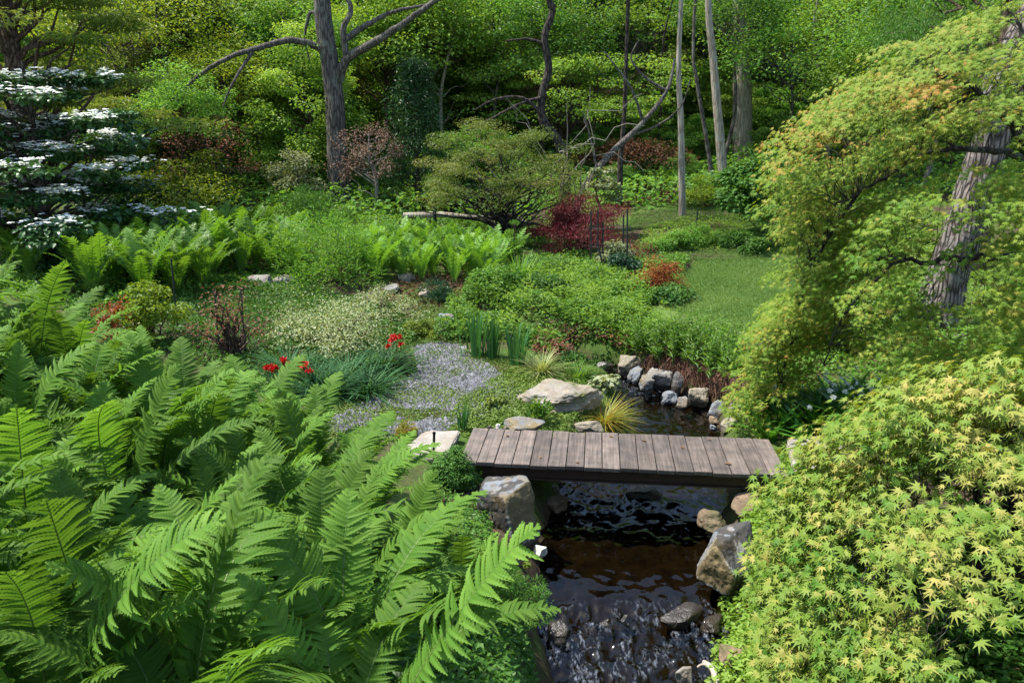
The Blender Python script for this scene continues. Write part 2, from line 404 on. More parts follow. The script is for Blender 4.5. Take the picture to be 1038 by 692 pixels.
def inpoly(p, poly):
    x, y = p[:, 0], p[:, 1]; r = np.zeros(len(p), bool); j = len(poly) - 1
    for i in range(len(poly)):
        a, b = poly[i], poly[j]
        r ^= ((a[1] > y) != (b[1] > y)) & (x < (b[0] - a[0]) * (y - a[1]) / (b[1] - a[1] + 1e-12) + a[0]); j = i
    return r
def gpoly(px): return np.array([G(u, v)[:2] for u, v in px])
def in_region(rng, poly, n):
    lo, hi = poly.min(0), poly.max(0); out = []; c = 0
    while c < n:
        p = rng.uniform(lo, hi, (n * 2, 2)); p = p[inpoly(p, poly)]; out.append(p); c += len(p)
    return np.concatenate(out)[:n]

GRAVEL = gpoly([(318,436),(345,420),(385,398),(424,378),(420,352),(448,346),(470,356),(500,374),(530,396),(520,410),(480,430),(430,442)])
LAWN = gpoly([(672,312),(690,282),(705,263),(770,262),(840,262),(900,275),(880,320),(800,338),(740,336)])
LAWN_WORN = gpoly([(640,322),(672,306),(760,308),(860,310),(820,345),(740,345)])
PATH = gpoly([(640,222),(668,217),(720,212),(730,216),(690,222),(650,227)])
LITTER1 = gpoly([(380,300),(400,282),(455,278),(500,290),(470,312),(410,318)])
def mask(poly, x, y, soft, seed):
    p = np.stack([x, y], -1)
    j = np.stack([fbm(np.stack([x*2.5, y*2.5, x*0], -1), seed, 3), fbm(np.stack([x*2.5, y*2.5, x*0+7], -1), seed+5, 3)], -1) * soft
    return inpoly(p + j, poly).astype(float)

def build_ground():
    xs = np.concatenate([np.linspace(-62, -9, 54)[:-1], np.arange(-9, 9, .065), np.linspace(9, 62, 54)])
    ys = np.concatenate([np.arange(-8, 3.5, .35), np.arange(3.5, 14.5, .055), np.arange(14.5, 24, .11), np.arange(24, 80, .5)])
    X, Y = np.meshgrid(xs, ys); Z = hz(X, Y)
    nx, ny = len(xs), len(ys)
    i = (np.arange(ny - 1)[:, None] * nx + np.arange(nx - 1)[None]).ravel()
    F = np.stack([i, i + 1, i + nx + 1, i + nx], -1)
    x, y, z = X.ravel(), Y.ravel(), Z.ravel()
    mb = MB(); mb.add(np.stack([x, y, z], -1), F, .5, 0, True)
    m, n, out = node_mat('ground_soil')
    at = n.nodes.new('ShaderNodeAttribute'); at.attribute_name = 'cover'
    sep = n.nodes.new('ShaderNodeSeparateColor'); n.links.new(at.outputs['Color'], sep.inputs[0])
    t = noise_node(n, .8, 8, .65); t2 = noise_node(n, 9, 6, .7); t3 = noise_node(n, 40, 4, .7)
    soil = ramp(n, [(.35, (.035, .025, .016)), (.65, (.09, .062, .04))], t2.outputs['Fac'])
    mossc = ramp(n, [(.3, (.035, .075, .012)), (.7, (.08, .13, .022))], t2.outputs['Fac'])
    lawnc = ramp(n, [(.3, (.08, .14, .03)), (.7, (.14, .20, .05))], t2.outputs['Fac'])
    grav = ramp(n, [(.3, (.12, .12, .12)), (.7, (.30, .295, .32))], t3.outputs['Fac'])
    bed = ramp(n, [(.3, (.014, .011, .007)), (.7, (.075, .055, .032))], t2.outputs['Fac'])
    mk = ramp(n, [(.42, (0, 0, 0)), (.55, (1, 1, 1))], t.outputs['Fac'])
    def mix(f, a, b):
        q = n.nodes.new('ShaderNodeMix'); q.data_type = 'RGBA'
        n.links.new(f, q.inputs[0]); n.links.new(a, q.inputs[6]); n.links.new(b, q.inputs[7]); return q.outputs[2]
    c = mix(mk.outputs[0], soil.outputs[0], mossc.outputs[0])
    c = mix(sep.outputs[0], c, lawnc.outputs[0]); c = mix(sep.outputs[1], c, grav.outputs[0]); c = mix(sep.outputs[2], c, bed.outputs[0])
    p = n.nodes.new('ShaderNodeBsdfPrincipled'); p.inputs['Roughness'].default_value = .9; p.inputs['Specular IOR Level'].default_value = .15
    n.links.new(c, p.inputs['Base Color'])
    bp = n.nodes.new('ShaderNodeBump'); bp.inputs['Strength'].default_value = .6; bp.inputs['Distance'].default_value = .03
    n.links.new(t2.outputs['Fac'], bp.inputs['Height']); n.links.new(bp.outputs[0], p.inputs['Normal'])
    n.links.new(p.outputs[0], out.inputs[0])
    o = mb.obj('ground', m); tag(o, kind='structure')
    d, hw, wz = stream_q(x, y)
    C = np.zeros((len(x), 4), np.float32); C[:, 3] = 1
    C[:, 0] = np.maximum(mask(LAWN, x, y, .15, 1), .45 * mask(LAWN_WORN, x, y, .2, 4))
    C[:, 1] = mask(GRAVEL, x, y, .35, 2) * sstep(-.1, .25, fbm(np.stack([x*1.6, y*1.6, x*0], -1), 31, 3) + .22)
    C[:, 2] = 1 - sstep(.0, .14, z - wz - .02); C[d > hw + .6, 2] = 0
    a = o.data.attributes.new('cover', 'FLOAT_COLOR', 'POINT'); a.data.foreach_set('color', C.ravel())
build_ground()

def build_water():
    fine = _cat(STREAM, 40); fine = fine[(fine[:, 1] > 1)]
    # even spacing along the stream
    s = np.concatenate([[0], np.cumsum(np.linalg.norm(np.diff(fine[:, :2], axis=0), axis=1))])
    ss = np.arange(0, s[-1], .022); A = np.stack([np.interp(ss, s, fine[:, k]) for k in range(4)], -1)
    tan = nrm(np.gradient(A[:, :2], axis=0)); side = np.stack([tan[:, 1], -tan[:, 0]], -1)
    w = np.linspace(-1, 1, 84)
    X = A[:, None, 0] + side[:, None, 0] * w * (A[:, None, 2] + .32); Y = A[:, None, 1] + side[:, None, 1] * w * (A[:, None, 2] + .32)
    Z = np.repeat(A[:, 3:4], len(w), 1)
    rif = .009 +  .030 * (sstep(4.9, 5.5, Y) * (1 - sstep(6.0, 6.5, Y))) + .020 * sstep(3, 4.9, Y) * (1 - sstep(5, 5.5, Y)) + .026 * (sstep(7.7, 8.1, Y) * (1 - sstep(8.7, 9.2, Y))) * (1 - sstep(1.5, 2.1, X)) \
        + .012 * sstep(11, 11.5, Y) + .004 * sstep(9.2, 9.8, Y)
    q = np.stack([X * 8, Y * 4.2, X * 0], -1)
    wx = q + .8 * np.stack([fbm(q * .5, 41, 2), fbm(q * .5, 42, 2), X * 0], -1)
    rdg = 1 - np.abs(fbm(wx, 43, 4)) * 2
    Z = Z + rif * (rdg * 1.1 + fbm(q * 2.3, 44, 3) * .8)
    nx = len(w); ny = len(A); i = (np.arange(ny - 1)[:, None] * nx + np.arange(nx - 1)[None]).ravel()
    F = np.stack([i, i + 1, i + nx + 1, i + nx], -1)
    foam_glint = np.clip((rif - .012) / .02, 0, 1) * sstep(.45, 1.0, rdg + .5 * fbm(q * 1.7, 47, 3))  # ridge mask for foam and for painted sky glints
    mb = MB(); mb.add(np.stack([X, Y, Z], -1).reshape(-1, 3), F, foam_glint.ravel(), 0, True)
    m, n, out = node_mat('stream_water')
    t = noise_node(n, 14, 3, .5)
    bp = n.nodes.new('ShaderNodeBump'); bp.inputs['Strength'].default_value = .10; bp.inputs['Distance'].default_value = .02
    n.links.new(t.outputs['Fac'], bp.inputs['Height'])
    fr = n.nodes.new('ShaderNodeFresnel'); fr.inputs[0].default_value = 1.42; n.links.new(bp.outputs[0], fr.inputs['Normal'])
    gl = n.nodes.new('ShaderNodeBsdfGlossy'); gl.inputs['Roughness'].default_value = .04; n.links.new(bp.outputs[0], gl.inputs['Normal'])
    tr = n.nodes.new('ShaderNodeBsdfTransparent'); tr.inputs[0].default_value = (.30, .265, .19, 1)
    ms = n.nodes.new('ShaderNodeMixShader'); n.links.new(fr.outputs[0], ms.inputs[0]); n.links.new(tr.outputs[0], ms.inputs[1]); n.links.new(gl.outputs[0], ms.inputs[2])
    at = n.nodes.new('ShaderNodeAttribute'); at.attribute_name = 'tint'; tc_ = n.nodes.new('ShaderNodeTexCoord'); mp_ = n.nodes.new('ShaderNodeMapping'); mp_.inputs['Scale'].default_value = (34, 13, 30); n.links.new(tc_.outputs['Object'], mp_.inputs[0]); tf = noise_node(n, 1.0, 5, .65, vec=mp_.outputs[0])
    rf = ramp(n, [(.50, (0, 0, 0)), (.74, (1, 1, 1))], tf.outputs['Fac'])
    df = n.nodes.new('ShaderNodeBsdfDiffuse'); df.inputs[0].default_value = (.42, .48, .58, 1)  # blue-grey foam colour, also standing in for sky reflected on the ripples
    fm = math_node(n, 'MULTIPLY', math_node(n, 'MULTIPLY', at.outputs['Fac'], rf.outputs[0]), .42)
    m2 = n.nodes.new('ShaderNodeMixShader'); n.links.new(fm, m2.inputs[0]); n.links.new(ms.outputs[0], m2.inputs[1]); n.links.new(df.outputs[0], m2.inputs[2])
    n.links.new(m2.outputs[0], out.inputs[0])
    tag(mb.obj('stream_water', m), kind='structure')
build_water()
# ------------------------------------------------------------------ shape helpers
def tube(path, rad, sides=8, rough=0, seed=0):
    P = np.asarray(path, float); r = np.broadcast_to(np.asarray(rad, float), (len(P),))
    T = nrm(np.gradient(P, axis=0)); ref = np.array([1., 0, 0]) if abs(T[0, 0]) < .8 else np.array([0, 1., 0])
    u = nrm(np.cross(T[0], ref)); U = []
    for t in T:
        u = nrm(u - t * np.dot(u, t)); U.append(u)
    U = np.array(U); Vv = np.cross(T, U)
    a = np.linspace(0, 2 * np.pi, sides, endpoint=False)
    rr = r[:, None] * np.ones(sides)[None]
    if rough: rr = rr * (1 + rough * fbm(np.stack(np.broadcast_arrays(np.cos(a)[None] * 2.2, np.sin(a)[None] * 2.2, (np.arange(len(P)) * .35)[:, None]), -1), seed, 3))
    V = P[:, None] + rr[..., None] * (np.cos(a)[None, :, None] * U[:, None] + np.sin(a)[None, :, None] * Vv[:, None])
    n = len(P); i = np.arange(n - 1)[:, None] * sides; j = np.arange(sides)[None]; k = (j + 1) % sides
    F = np.stack([i + j, i + k, i + sides + k, i + sides + j], -1).reshape(-1, 4)
    return V.reshape(-1, 3), F
def curve(pts, n=8):
    return _cat(np.asarray(pts, float), n)
def bend(rng, a, b, sag=.0, wob=.06, n=7):
    a, b = np.asarray(a, float), np.asarray(b, float); L = np.linalg.norm(b - a)
    t = np.linspace(0, 1, n)[:, None]; p = a + (b - a) * t
    p[:, 2] += (4 * t * (1 - t))[:, 0] * sag * L
    k = rng.normal(0, wob * L, (n, 3)); k[0] = 0; k[-1] = 0
    return p + k * np.sin(t * np.pi)
def box(sx, sy, sz, bev=.0):
    """bevelled box, centre at the origin"""
    bm = __import__('bmesh').new(); bmesh = __import__('bmesh')
    bmesh.ops.create_cube(bm, size=1)
    for v in bm.verts: v.co = Vector((v.co.x * sx, v.co.y * sy, v.co.z * sz))
    if bev: bmesh.ops.bevel(bm, geom=bm.edges[:], offset=bev, segments=2, affect='EDGES', profile=.6)
    bm.verts.index_update(); V = np.array([v.co[:] for v in bm.verts]); Fs = [[v.index for v in f.verts] for f in bm.faces]
    bm.free(); return V, Fs
def add_poly(mb, V, Fs, tint=.5, mat=0):
    first = True
    base = mb.n; mb.v.append(np.asarray(V, float)); mb.t.append(np.full(len(V), tint)); mb.n += len(V)
    for k in sorted(set(len(f) for f in Fs)):
        mb.f.append((np.array([f for f in Fs if len(f) == k]) + base, mat, False))

# leaf outlines: x = side, y = along, z = up
def tpl_fold(w=.32, fold=.10, droop=.12):
    return np.array([(0, 0, 0), (-w, .45, fold), (0, 1, -droop), (w, .45, fold)]), np.array([(0, 2, 1), (0, 3, 2)])
def tpl_oval(w=.3, fold=.06, droop=.18):
    return np.array([(0, 0, 0), (-w * .8, .3, fold), (-w * .7, .7, fold - .06), (0, 1, -droop), (w * .7, .7, fold - .06), (w * .8, .3, fold), (0, .5, 0)]), \
        np.array([(6, 1, 0), (6, 2, 1), (6, 3, 2), (6, 4, 3), (6, 5, 4), (6, 0, 5)])
def tpl_star(lobes=7, droop=.22):
    ang = {7: [0, 40, 78, 122], 5: [0, 48, 98]}[lobes]; rad = {7: [1, .93, .74, .42], 5: [1, .85, .5]}[lobes]
    pts = []
    for k in range(len(ang) - 1, 0, -1): pts.append((-ang[k], rad[k]))
    for k in range(len(ang)): pts.append((ang[k], rad[k]))
    V = [(0, 0, .03)]; out = []
    for i, (a, r) in enumerate(pts):
        out.append((a, r))
        if i < len(pts) - 1: out.append(((a + pts[i+1][0]) / 2, .30))
    out.append((180, .10))
    for a, r in out: V.append((math.sin(R(a)) * r, math.cos(R(a)) * r, -droop * r * r))
    n = len(out); F = [(0, 1 + (i + 1) % n, 1 + i) for i in range(n)]
    V = np.array(V); V[:, 1] += .12
    return V * .62, np.array(F)
def tpl_blade(w=.035, n=4, droop=.45):
    V = []; 
    for k in range(n + 1):
        t = k / n; ww = w * (1 - t ** 2.2) + .002
        V += [(-ww, t * (1 - .25 * droop * t), -droop * t * t), (ww, t * (1 - .25 * droop * t), -droop * t * t)]
    return np.array(V), np.array([(2*k, 2*k+1, 2*k+3, 2*k+2) for k in range(n)])
FOLD, OVAL, STAR7, STAR5 = tpl_fold(), tpl_oval(), tpl_star(7), tpl_star(5)
NARROW = tpl_fold(.13, .03, .15); STRAP = tpl_oval(.13, .04, .35); BROAD = tpl_oval(.42, .08, .2)

def scatter(mb, tpl, pos, d, up, size, tint, mat=0):
    """one leaf of the outline tpl at every pos, along d, upper side towards up"""
    V, F = tpl; pos = np.asarray(pos); n = len(pos)
    if n == 0: return
    d = nrm(d); s = nrm(np.cross(d, up)); u = np.cross(s, d)
    size = np.broadcast_to(np.asarray(size, float), (n,))
    W_ = pos[:, None] + size[:, None, None] * (V[None, :, 0:1] * s[:, None] + V[None, :, 1:2] * d[:, None] + V[None, :, 2:3] * u[:, None])
    FF = (F[None] + (np.arange(n) * len(V))[:, None, None]).reshape(-1, F.shape[1])
    mb.add(W_.reshape(-1, 3), FF, np.repeat(np.broadcast_to(tint, (n,)), len(V)), mat)

def leaves(mb, rng, cen, rad, n, size, tpl, up=.9, out=.6, rnd=.45, droop=.25, tb=.5, ts=.16, shell=.35, ctint=None, mat=0):
    """n leaves in each clump (cen, rad = half axes)"""
    m = len(cen); k = np.repeat(np.arange(m), n); N = m * n
    q = nrm(rng.normal(size=(N, 3))) * (rng.uniform(shell ** 3, 1, N) ** (1 / 3))[:, None]
    rad = np.broadcast_to(np.asarray(rad, float), (m, 3)) * rng.uniform(.55, 1.45, (m, 1)); pos = np.asarray(cen)[k] + q * rad[k]
    o = nrm(q / rad[k] * rad[k].mean(1, keepdims=True))
    upv = nrm(np.array([0, 0, up]) + out * o + rnd * rng.normal(size=(N, 3)))
    d = o * np.array([1, 1, .25]) + .7 * rng.normal(size=(N, 3)) * np.array([1, 1, .3]) - np.array([0, 0, droop])
    ct = rng.normal(0, ts, m) if ctint is None else np.asarray(ctint)
    t = np.clip(tb + ct[k] + rng.normal(0, .14, N), 0, 1)
    scatter(mb, tpl, pos, d, upv, size * rng.uniform(.65, 1.25, N), t, mat)

def dome(rng, m, rx, ry, rz, low=-.25, inner=.5, p=2.0):
    q = []
    while len(q) < m:
        a = nrm(rng.normal(size=3))
        if a[2] > low: q.append(a)
    q = np.array(q); r = inner + (1 - inner) * rng.uniform(0, 1, m) ** (1 / p)
    r = r * (1 + .38 * vnoise(q * 2.1 + rng.uniform(0, 50, 3), 5))
    return q * r[:, None] * np.array([rx, ry, rz])

def limbs(mb, rng, trunk, tr, cen, r0=.4, zlo=.3, sides=5, sag=.06, keep=1.0):
    """one limb from the trunk line to every clump centre"""
    trunk = np.asarray(trunk); zs = trunk[:, 2]
    for c in cen:
        if rng.uniform() > keep: continue
        h = np.hypot(c[0] - np.interp(c[2], zs, trunk[:, 0]), c[1] - np.interp(c[2], zs, trunk[:, 1]))
        z = np.clip(c[2] - h * rng.uniform(.35, .8), zs[0] + (zs[-1] - zs[0]) * zlo, zs[-1])
        a = np.array([np.interp(z, zs, trunk[:, 0]), np.interp(z, zs, trunk[:, 1]), z])
        r = max(np.interp(z, zs, tr) * r0, .008)
        p = bend(rng, a, c, sag, .05, 7)
        V, F = tube(p, np.linspace(r, max(.004, r * .15), 7), sides); mb.add(V, F, .5, 0, True)

def tree(name, label, cat, loc, trunk, tr, cen, rad, nleaf, size, tpl, leafm, barkm, seed, group=None, lk={}, zlo=.3, r0=.4, keep=1.0, rough=.12, sides=12, extra=None):
    rng = np.random.default_rng(seed); root = thing(name, label, cat, loc, 0, group)
    b = MB(); tk = curve(trunk, 6); r = np.interp(np.linspace(0, 1, len(tk)), np.linspace(0, 1, len(tr)), tr)
    V, F = tube(tk, r, sides, rough, seed); b.add(V, F, .5, 0, True)
    if len(cen): limbs(b, rng, tk, r, cen, r0, zlo, keep=keep)
    if extra:
        for pts, ra, rb in extra:
            p = curve(pts, 6); p[1:-1] += rng.normal(0, ra * .07, (len(p) - 2, 3))
            V, F = tube(p, np.linspace(ra, rb, len(p)) , 8, .03, seed); b.add(V, F, .5, 0, True)
    b.obj('trunk', barkm, root)
    if len(cen) and nleaf:
        c = MB(); leaves(c, rng, np.asarray(cen), rad, nleaf, size, tpl, **lk); c.obj('crown', leafm, root)
    return root

def shrub(name, label, loc, rx, ry, rz, m, n, size, leafm, seed, tpl=FOLD, stemm=None, group=None, cat='shrub', cr=.38, flat=.7, lk={}, low=-.1, inner=.45, zc=None, nstem=6, leggy=0.0):
    """low bush: several stems from the ground, clumps of leaves over a dome"""
    rng = np.random.default_rng(seed); root = thing(name, label, cat, loc, rng.uniform(0, 6), group)
    cen = dome(rng, m, rx, ry, rz, low, inner); cen[:, 2] += rz * .12 + leggy if zc is None else zc
    cen[:, 2] = np.maximum(cen[:, 2], .03)
    r = (rx + ry + rz) / 3 * cr
    f = MB(); leaves(f, rng, cen, np.array([r, r, r * flat]) , n, size, tpl, **lk); f.obj('foliage', leafm, root)
    s = MB()
    for k in range(nstem):
        c = cen[rng.integers(m)]; p = bend(rng, (rng.normal(0, rx * .08), rng.normal(0, ry * .08), -.08), c, .08, .04)
        V, F = tube(p, np.linspace(.012 + .012 * rz, .004, 7), 5); s.add(V, F, .5, 0, True)
    s.obj('stem', stemm or M['bark_brown'], root)
    return root

def blades(mb, rng, cen, n, length, w, lean=.5, droop=.5, spread=.05, tb=.5, mat=0, n_seg=5):
    """grass or iris blades fanning out of the ground at cen"""
    tpl = tpl_blade(w / length, n_seg, droop)
    a = rng.uniform(0, 2 * np.pi, n); l = np.abs(rng.normal(0, lean, n)); l = np.minimum(l, 1.25)
    d = np.stack([np.cos(a) * np.sin(l), np.sin(a) * np.sin(l), np.cos(l)], -1)
    up = np.stack([-np.cos(a) * np.cos(l), -np.sin(a) * np.cos(l), np.sin(l)], -1) * 1.0
    pos = np.asarray(cen) + np.stack([np.cos(a), np.sin(a), 0 * a], -1) * (np.abs(rng.normal(0, spread, n)))[:, None]
    scatter(mb, tpl, pos, d, up, length * rng.uniform(.6, 1.1, n), np.clip(rng.normal(tb, .22, n), 0, 1), mat)

def clump(name, label, cat, loc, seed, n, length, w, mat, lean=.5, droop=.5, spread=.05, group=None, tb=.5):
    rng = np.random.default_rng(seed); b = MB(); blades(b, rng, (0, 0, -.02), n, length, w, lean, droop, spread, tb)
    return tag(b.obj(name, mat, None, loc), label, cat, group)

def rock(name, label, loc, w, d, h, seed, mat, rz=0, planes=9, sub=4, rough=.05, cat='rock', group=None, tilt=(0, 0), flat_top=None, sink=.25, soft=40, pl=None, stain=None, wet=0):
    """faceted stone: soft minimum of random planes, then weathering"""
    import bmesh
    rng = np.random.default_rng(seed)
    bm = bmesh.new(); bmesh.ops.create_icosphere(bm, subdivisions=sub, radius=1); bm.verts.ensure_lookup_table()
    bm.verts.index_update()
    V = nrm(np.array([v.co[:] for v in bm.verts])); F = np.array([[v.index for v in f.verts] for f in bm.faces]); bm.free()
    N = np.concatenate([np.array(Quaternion(rng.normal(size=4)).normalized().to_matrix()).T, -np.array(Quaternion(rng.normal(size=4)).normalized().to_matrix()).T, nrm(rng.normal(size=(planes, 3)))]); N = np.concatenate([N, [(0, 0, -1), (0, 0, 1)] if flat_top is None else [(0, 0, -1), flat_top]])
    N = nrm(N); D = rng.uniform(.55, .85, len(N)); D[-1] = .7; D[-2] = .7
    if pl: N = nrm([p[:3] for p in pl]); D = np.array([p[3] for p in pl])
    q = np.maximum(V @ N.T, .05) / D[None]; r = 1 / (np.sum(q ** soft, 1) ** (1 / soft)); r = np.minimum(r, 1.25)
    V = V * r[:, None]
    V = V / np.maximum(np.abs(V).max(0), .01)
    V = V + nrm(V) * (fbm(V * 1.7 + seed, seed, 5) * rough * 3.0)[:, None] + nrm(V) * (fbm(V * 8 + seed, seed + 3, 3) * rough * .8)[:, None]
    V = V * np.array([w, d, h]) / 2; tn = .3
    if stain:
        fn = nrm(np.cross(V[F[:, 1]] - V[F[:, 0]], V[F[:, 2]] - V[F[:, 0]])); vn = np.zeros_like(V)
        for c in range(3): np.add.at(vn, F[:, c], fn)
        tn = np.clip(.62 + 1.6 * (nrm(vn) @ nrm(np.array(stain)) - .72) + .35 * fbm(V * 9, seed, 3), 0, 1)
    if wet: tn = np.where(V[:, 2] < -h / 2 + wet + .02 * fbm(V * 14, seed, 2), .0, tn)
    b = MB(); b.add(V, F, tn, 0, False)
    o = b.obj(name, mat, None, (loc[0], loc[1], loc[2] + h * (.5 - sink)))
    o.rotation_euler = (tilt[0], tilt[1], rz)
    return tag(o, label, cat, group)

# ------------------------------------------------------------------ fern fronds
def frond_mesh(rng, L, W, npin, lobes, th0, th1, name, m_leaf, m_rib, roll=.0, fine=True):
    """shuttlecock-fern frond: arching midrib in the x-z plane, lobed side leaflets"""
    b = MB(); n = 40; s = np.linspace(0, 1, n)
    th = th0 + (th1 - th0) * s ** 1.55; ds = L / (n - 1)
    P = np.zeros((n, 3)); P[1:, 0] = np.cumsum(np.sin(th[:-1]) * ds); P[1:, 2] = np.cumsum(np.cos(th[:-1]) * ds)
    P[:, 1] = roll * L * s ** 2
    T = nrm(np.gradient(P, axis=0)); Sd = np.tile([0., 1, 0], (n, 1)); Sd = nrm(Sd - T * (Sd * T).sum(1, keepdims=True)); U = np.cross(T, Sd)
    V, F = tube(P, np.linspace(.0062, .0012, n) * (L ** .5), 5); b.add(V, F, .8, 1, True)
    si = np.linspace(.07, .99, npin) ** .95
    prof = np.interp(si, [0, .07, .2, .45, .66, .82, .92, .97, 1], [.05, .12, .38, .84, 1, .86, .55, .28, .1])
    jit = 1 + rng.normal(0, .05, npin)
    for sg in (-1, 1):
        for k in range(npin):
            p = np.array([np.interp(si[k], s, P[:, c]) for c in range(3)])
            t = nrm(np.array([np.interp(si[k], s, T[:, c]) for c in range(3)])); sd = nrm(np.array([np.interp(si[k], s, Sd[:, c]) for c in range(3)]))
            u = np.cross(t, sd)
            l = W * prof[k] * jit[k]
            if l < .006 or (fine and rng.uniform() < .015): continue
            fw = .22 + .5 * max(0, si[k] - .5) + rng.normal(0, .09)              # lean towards the tip
            d = nrm(sd * sg * math.cos(fw) + t * math.sin(fw) + u * (.20 + rng.normal(0, .12)))
            st = 2 * max(3, int(lobes * prof[k] + 1)) if fine else 4
            q = np.linspace(0, 1, st + 1)
            hw = (L / npin) * .58 * (1 - q ** 2.6) * np.where(np.arange(st + 1) % 2 == 0, .80, 1.12) if fine else (L / npin) * .40 * (1 - q ** 1.7)
            dr = .30 + rng.normal(0, .16)
            c = p + l * (d[None] * (q - .12 * q ** 2)[:, None] + (t * .16)[None] * (q ** 2)[:, None] - (u * dr * .6)[None] * (q ** 2.2)[:, None] - np.array([0, 0, .12]) * (q ** 2.5)[:, None])
            wv = nrm(np.cross(u, d)); lift = u * .22
            lead = .35 * np.where(np.arange(st + 1) % 2 == 1, 1, 0) * (L / npin) * .6 if fine else 0 * q
            A = c + wv * hw[:, None] + lift * hw[:, None] + d * (lead)[:, None] if fine else c + wv * hw[:, None]
            B = c - wv * hw[:, None] + lift * hw[:, None] + d * (lead)[:, None] if fine else c - wv * hw[:, None]
            Vp = np.concatenate([A, c, B]); m = st + 1; i = np.arange(st)
            Fp = np.concatenate([np.stack([i, i + m, i + m + 1, i + 1], -1), np.stack([i + m, i + 2 * m, i + 2 * m + 1, i + m + 1], -1)])
            tint = np.clip(.28 + .38 * si[k] + np.concatenate([.16 * q, .16 * q, .16 * q]) + rng.normal(0, .06), 0, 1)
            b.add(Vp, Fp, tint, 0, False)
    return b.mesh(name, [m_leaf, m_rib]), b

def merge_fern(rng, nf, L, name, m_leaf, spread=(.08, .28, .7, 1.45), npin=26, W=.13, lobes=5):
    """a whole small fern as one mesh (mid distance)"""
    b = MB()
    for k in range(nf):
        l = L * rng.uniform(.75, 1.1)
        _m, f = frond_mesh(rng, l, W * l / .9, npin, lobes, rng.uniform(*spread[:2]), rng.uniform(*spread[2:]), 'tmp', m_leaf, M['rachis'], rng.normal(0, .12), False)
        bpy.data.meshes.remove(_m)
        a = 2 * math.pi * (k + rng.uniform(-.3, .3)) / nf; c, s_ = math.cos(a), math.sin(a)
        Rz = np.array([[c, -s_, 0], [s_, c, 0], [0, 0, 1]])
        V = np.concatenate(f.v) @ Rz.T + np.array([c, s_, 0]) * .03; o = b.n
        b.v.append(V); b.t.append(np.clip(np.concatenate(f.t) + rng.normal(0, .08), 0, 1)); b.n += len(V)
        b.f += [(F + o, mm, q) for F, mm, q in f.f]
    return b.mesh(name, [m_leaf, M['rachis']])
# ================================================================== trees
def rel(p, base): return np.asarray(p) - np.asarray(base)
def pts_rel(px, Y, base): return [rel(PY(u, v, y), base) for (u, v), y in zip(px, Y if hasattr(Y, '__len__') else [Y] * len(px))]
def high_crown(rng, top, r, m):
    c = dome(rng, m, r, r, r * .6, -.4, .4); return c + np.asarray(top)

# grey tree with the long arched limb
b = UX(344, 25); rg = np.random.default_rng(5)
tk = pts_rel([(345, 208), (342, 150), (338, 90), (328, 20), (322, -50)], 25, b) + [np.array([-.9, .3, 11.5])]
tk[0][2] = -.2
LK_HI = dict(up=.9, out=.4, rnd=.5)
ex = [(pts_rel([(333, 58), (318, 46), (292, 41), (262, 49), (228, 60), (198, 80), (172, 104), (160, 118)], [25, 24.8, 24.5, 24.2, 24, 24, 23.8, 23.6], b), .12, .022),
      (pts_rel([(258, 50), (247, 66), (236, 84), (226, 108)], [24.2, 24.0, 23.7, 23.6], b), .06, .018),
      (pts_rel([(344, 82), (352, 60), (385, 40), (412, 22), (446, -2), (480, -22)], [25, 24.8, 24.5, 24.2, 24, 23.8], b), .15, .05),
      (pts_rel([(352, 62), (348, 30), (356, 8), (340, -20)], [24.8, 24.7, 24.8, 25], b), .11, .05),
      (pts_rel([(350, 40), (372, 25), (400, 12), (440, 4)], [24.7, 24.9, 25.1, 25.3], b), .10, .03),
      (pts_rel([(330, 30), (316, 12), (309, 38), (314, 62)], [25, 25.2, 25.2, 25.1], b), .07, .02)]
tree('bare_limbed_tree', 'tall grey trunk with a long bare limb arching out to the left over the shrubs', 'tree', b, tk, [.38, .30, .27, .24, .21, .11],
     high_crown(rg, (-.9, .3, 11), 3.2, 12), (.9, .9, .5), 70, .13, FOLD, M['g_bright'], M['bark_grey'], 11, lk=LK_HI, zlo=.8, extra=ex, sides=16)

# dark forked tree in the middle with a pale leaning stem
b = UX(569, 22)
tk = pts_rel([(566, 226), (573, 190), (568, 148), (551, 124), (549, 98), (556, 70), (552, 38), (560, 12), (558, -20)], 22, b) + [np.array([0.4, .4, 9.5])]
tk[0][2] = -.2
ex = [(pts_rel([(560, 132), (535, 102), (505, 100), (480, 112)], [22, 21.8, 21.6, 21.4], b), .06, .015),
      (pts_rel([(552, 45), (535, 40), (512, 42)], [22, 21.9, 21.7], b), .05, .02),
      (pts_rel([(553, 98), (528, 105), (495, 122), (470, 134)], [22, 21.7, 21.3, 21.2], b), .05, .012)]
rg = np.random.default_rng(6)
tree('dark_forked_tree', 'dark crooked trunk in the middle of the garden behind the red maple', 'tree', b, tk, [.19, .15, .12, .11, .10, .09, .08, .04],
     high_crown(rg, (.4, .4, 9.5), 2.2, 8), (.8, .8, .45), 120, .12, FOLD, M['g_bright'], M['bark_dark'], 12, lk=LK_HI, zlo=.85, extra=ex)
b2 = UX(567, 21.6); b2[0] += .15
tk = pts_rel([(572, 226), (588, 200), (602, 176), (625, 150), (652, 124), (676, 92), (684, 60)], [21.6, 21.6, 21.7, 21.9, 22, 22.2, 22.4], b2); tk[0][2] = -.15
ex = [(pts_rel([(605, 172), (596, 130), (590, 112)], [21.7, 21.6, 21.5], b2), .03, .01), (pts_rel([(652, 124), (640, 90), (620, 62), (612, 52)], 22, b2), .04, .012),
      (pts_rel([(676, 92), (656, 80), (640, 60), (648, 40)], [22.2] * 4, b2), .045, .012), (pts_rel([(640, 137), (665, 128), (690, 108), (700, 80)], [22] * 4, b2), .035, .01)]
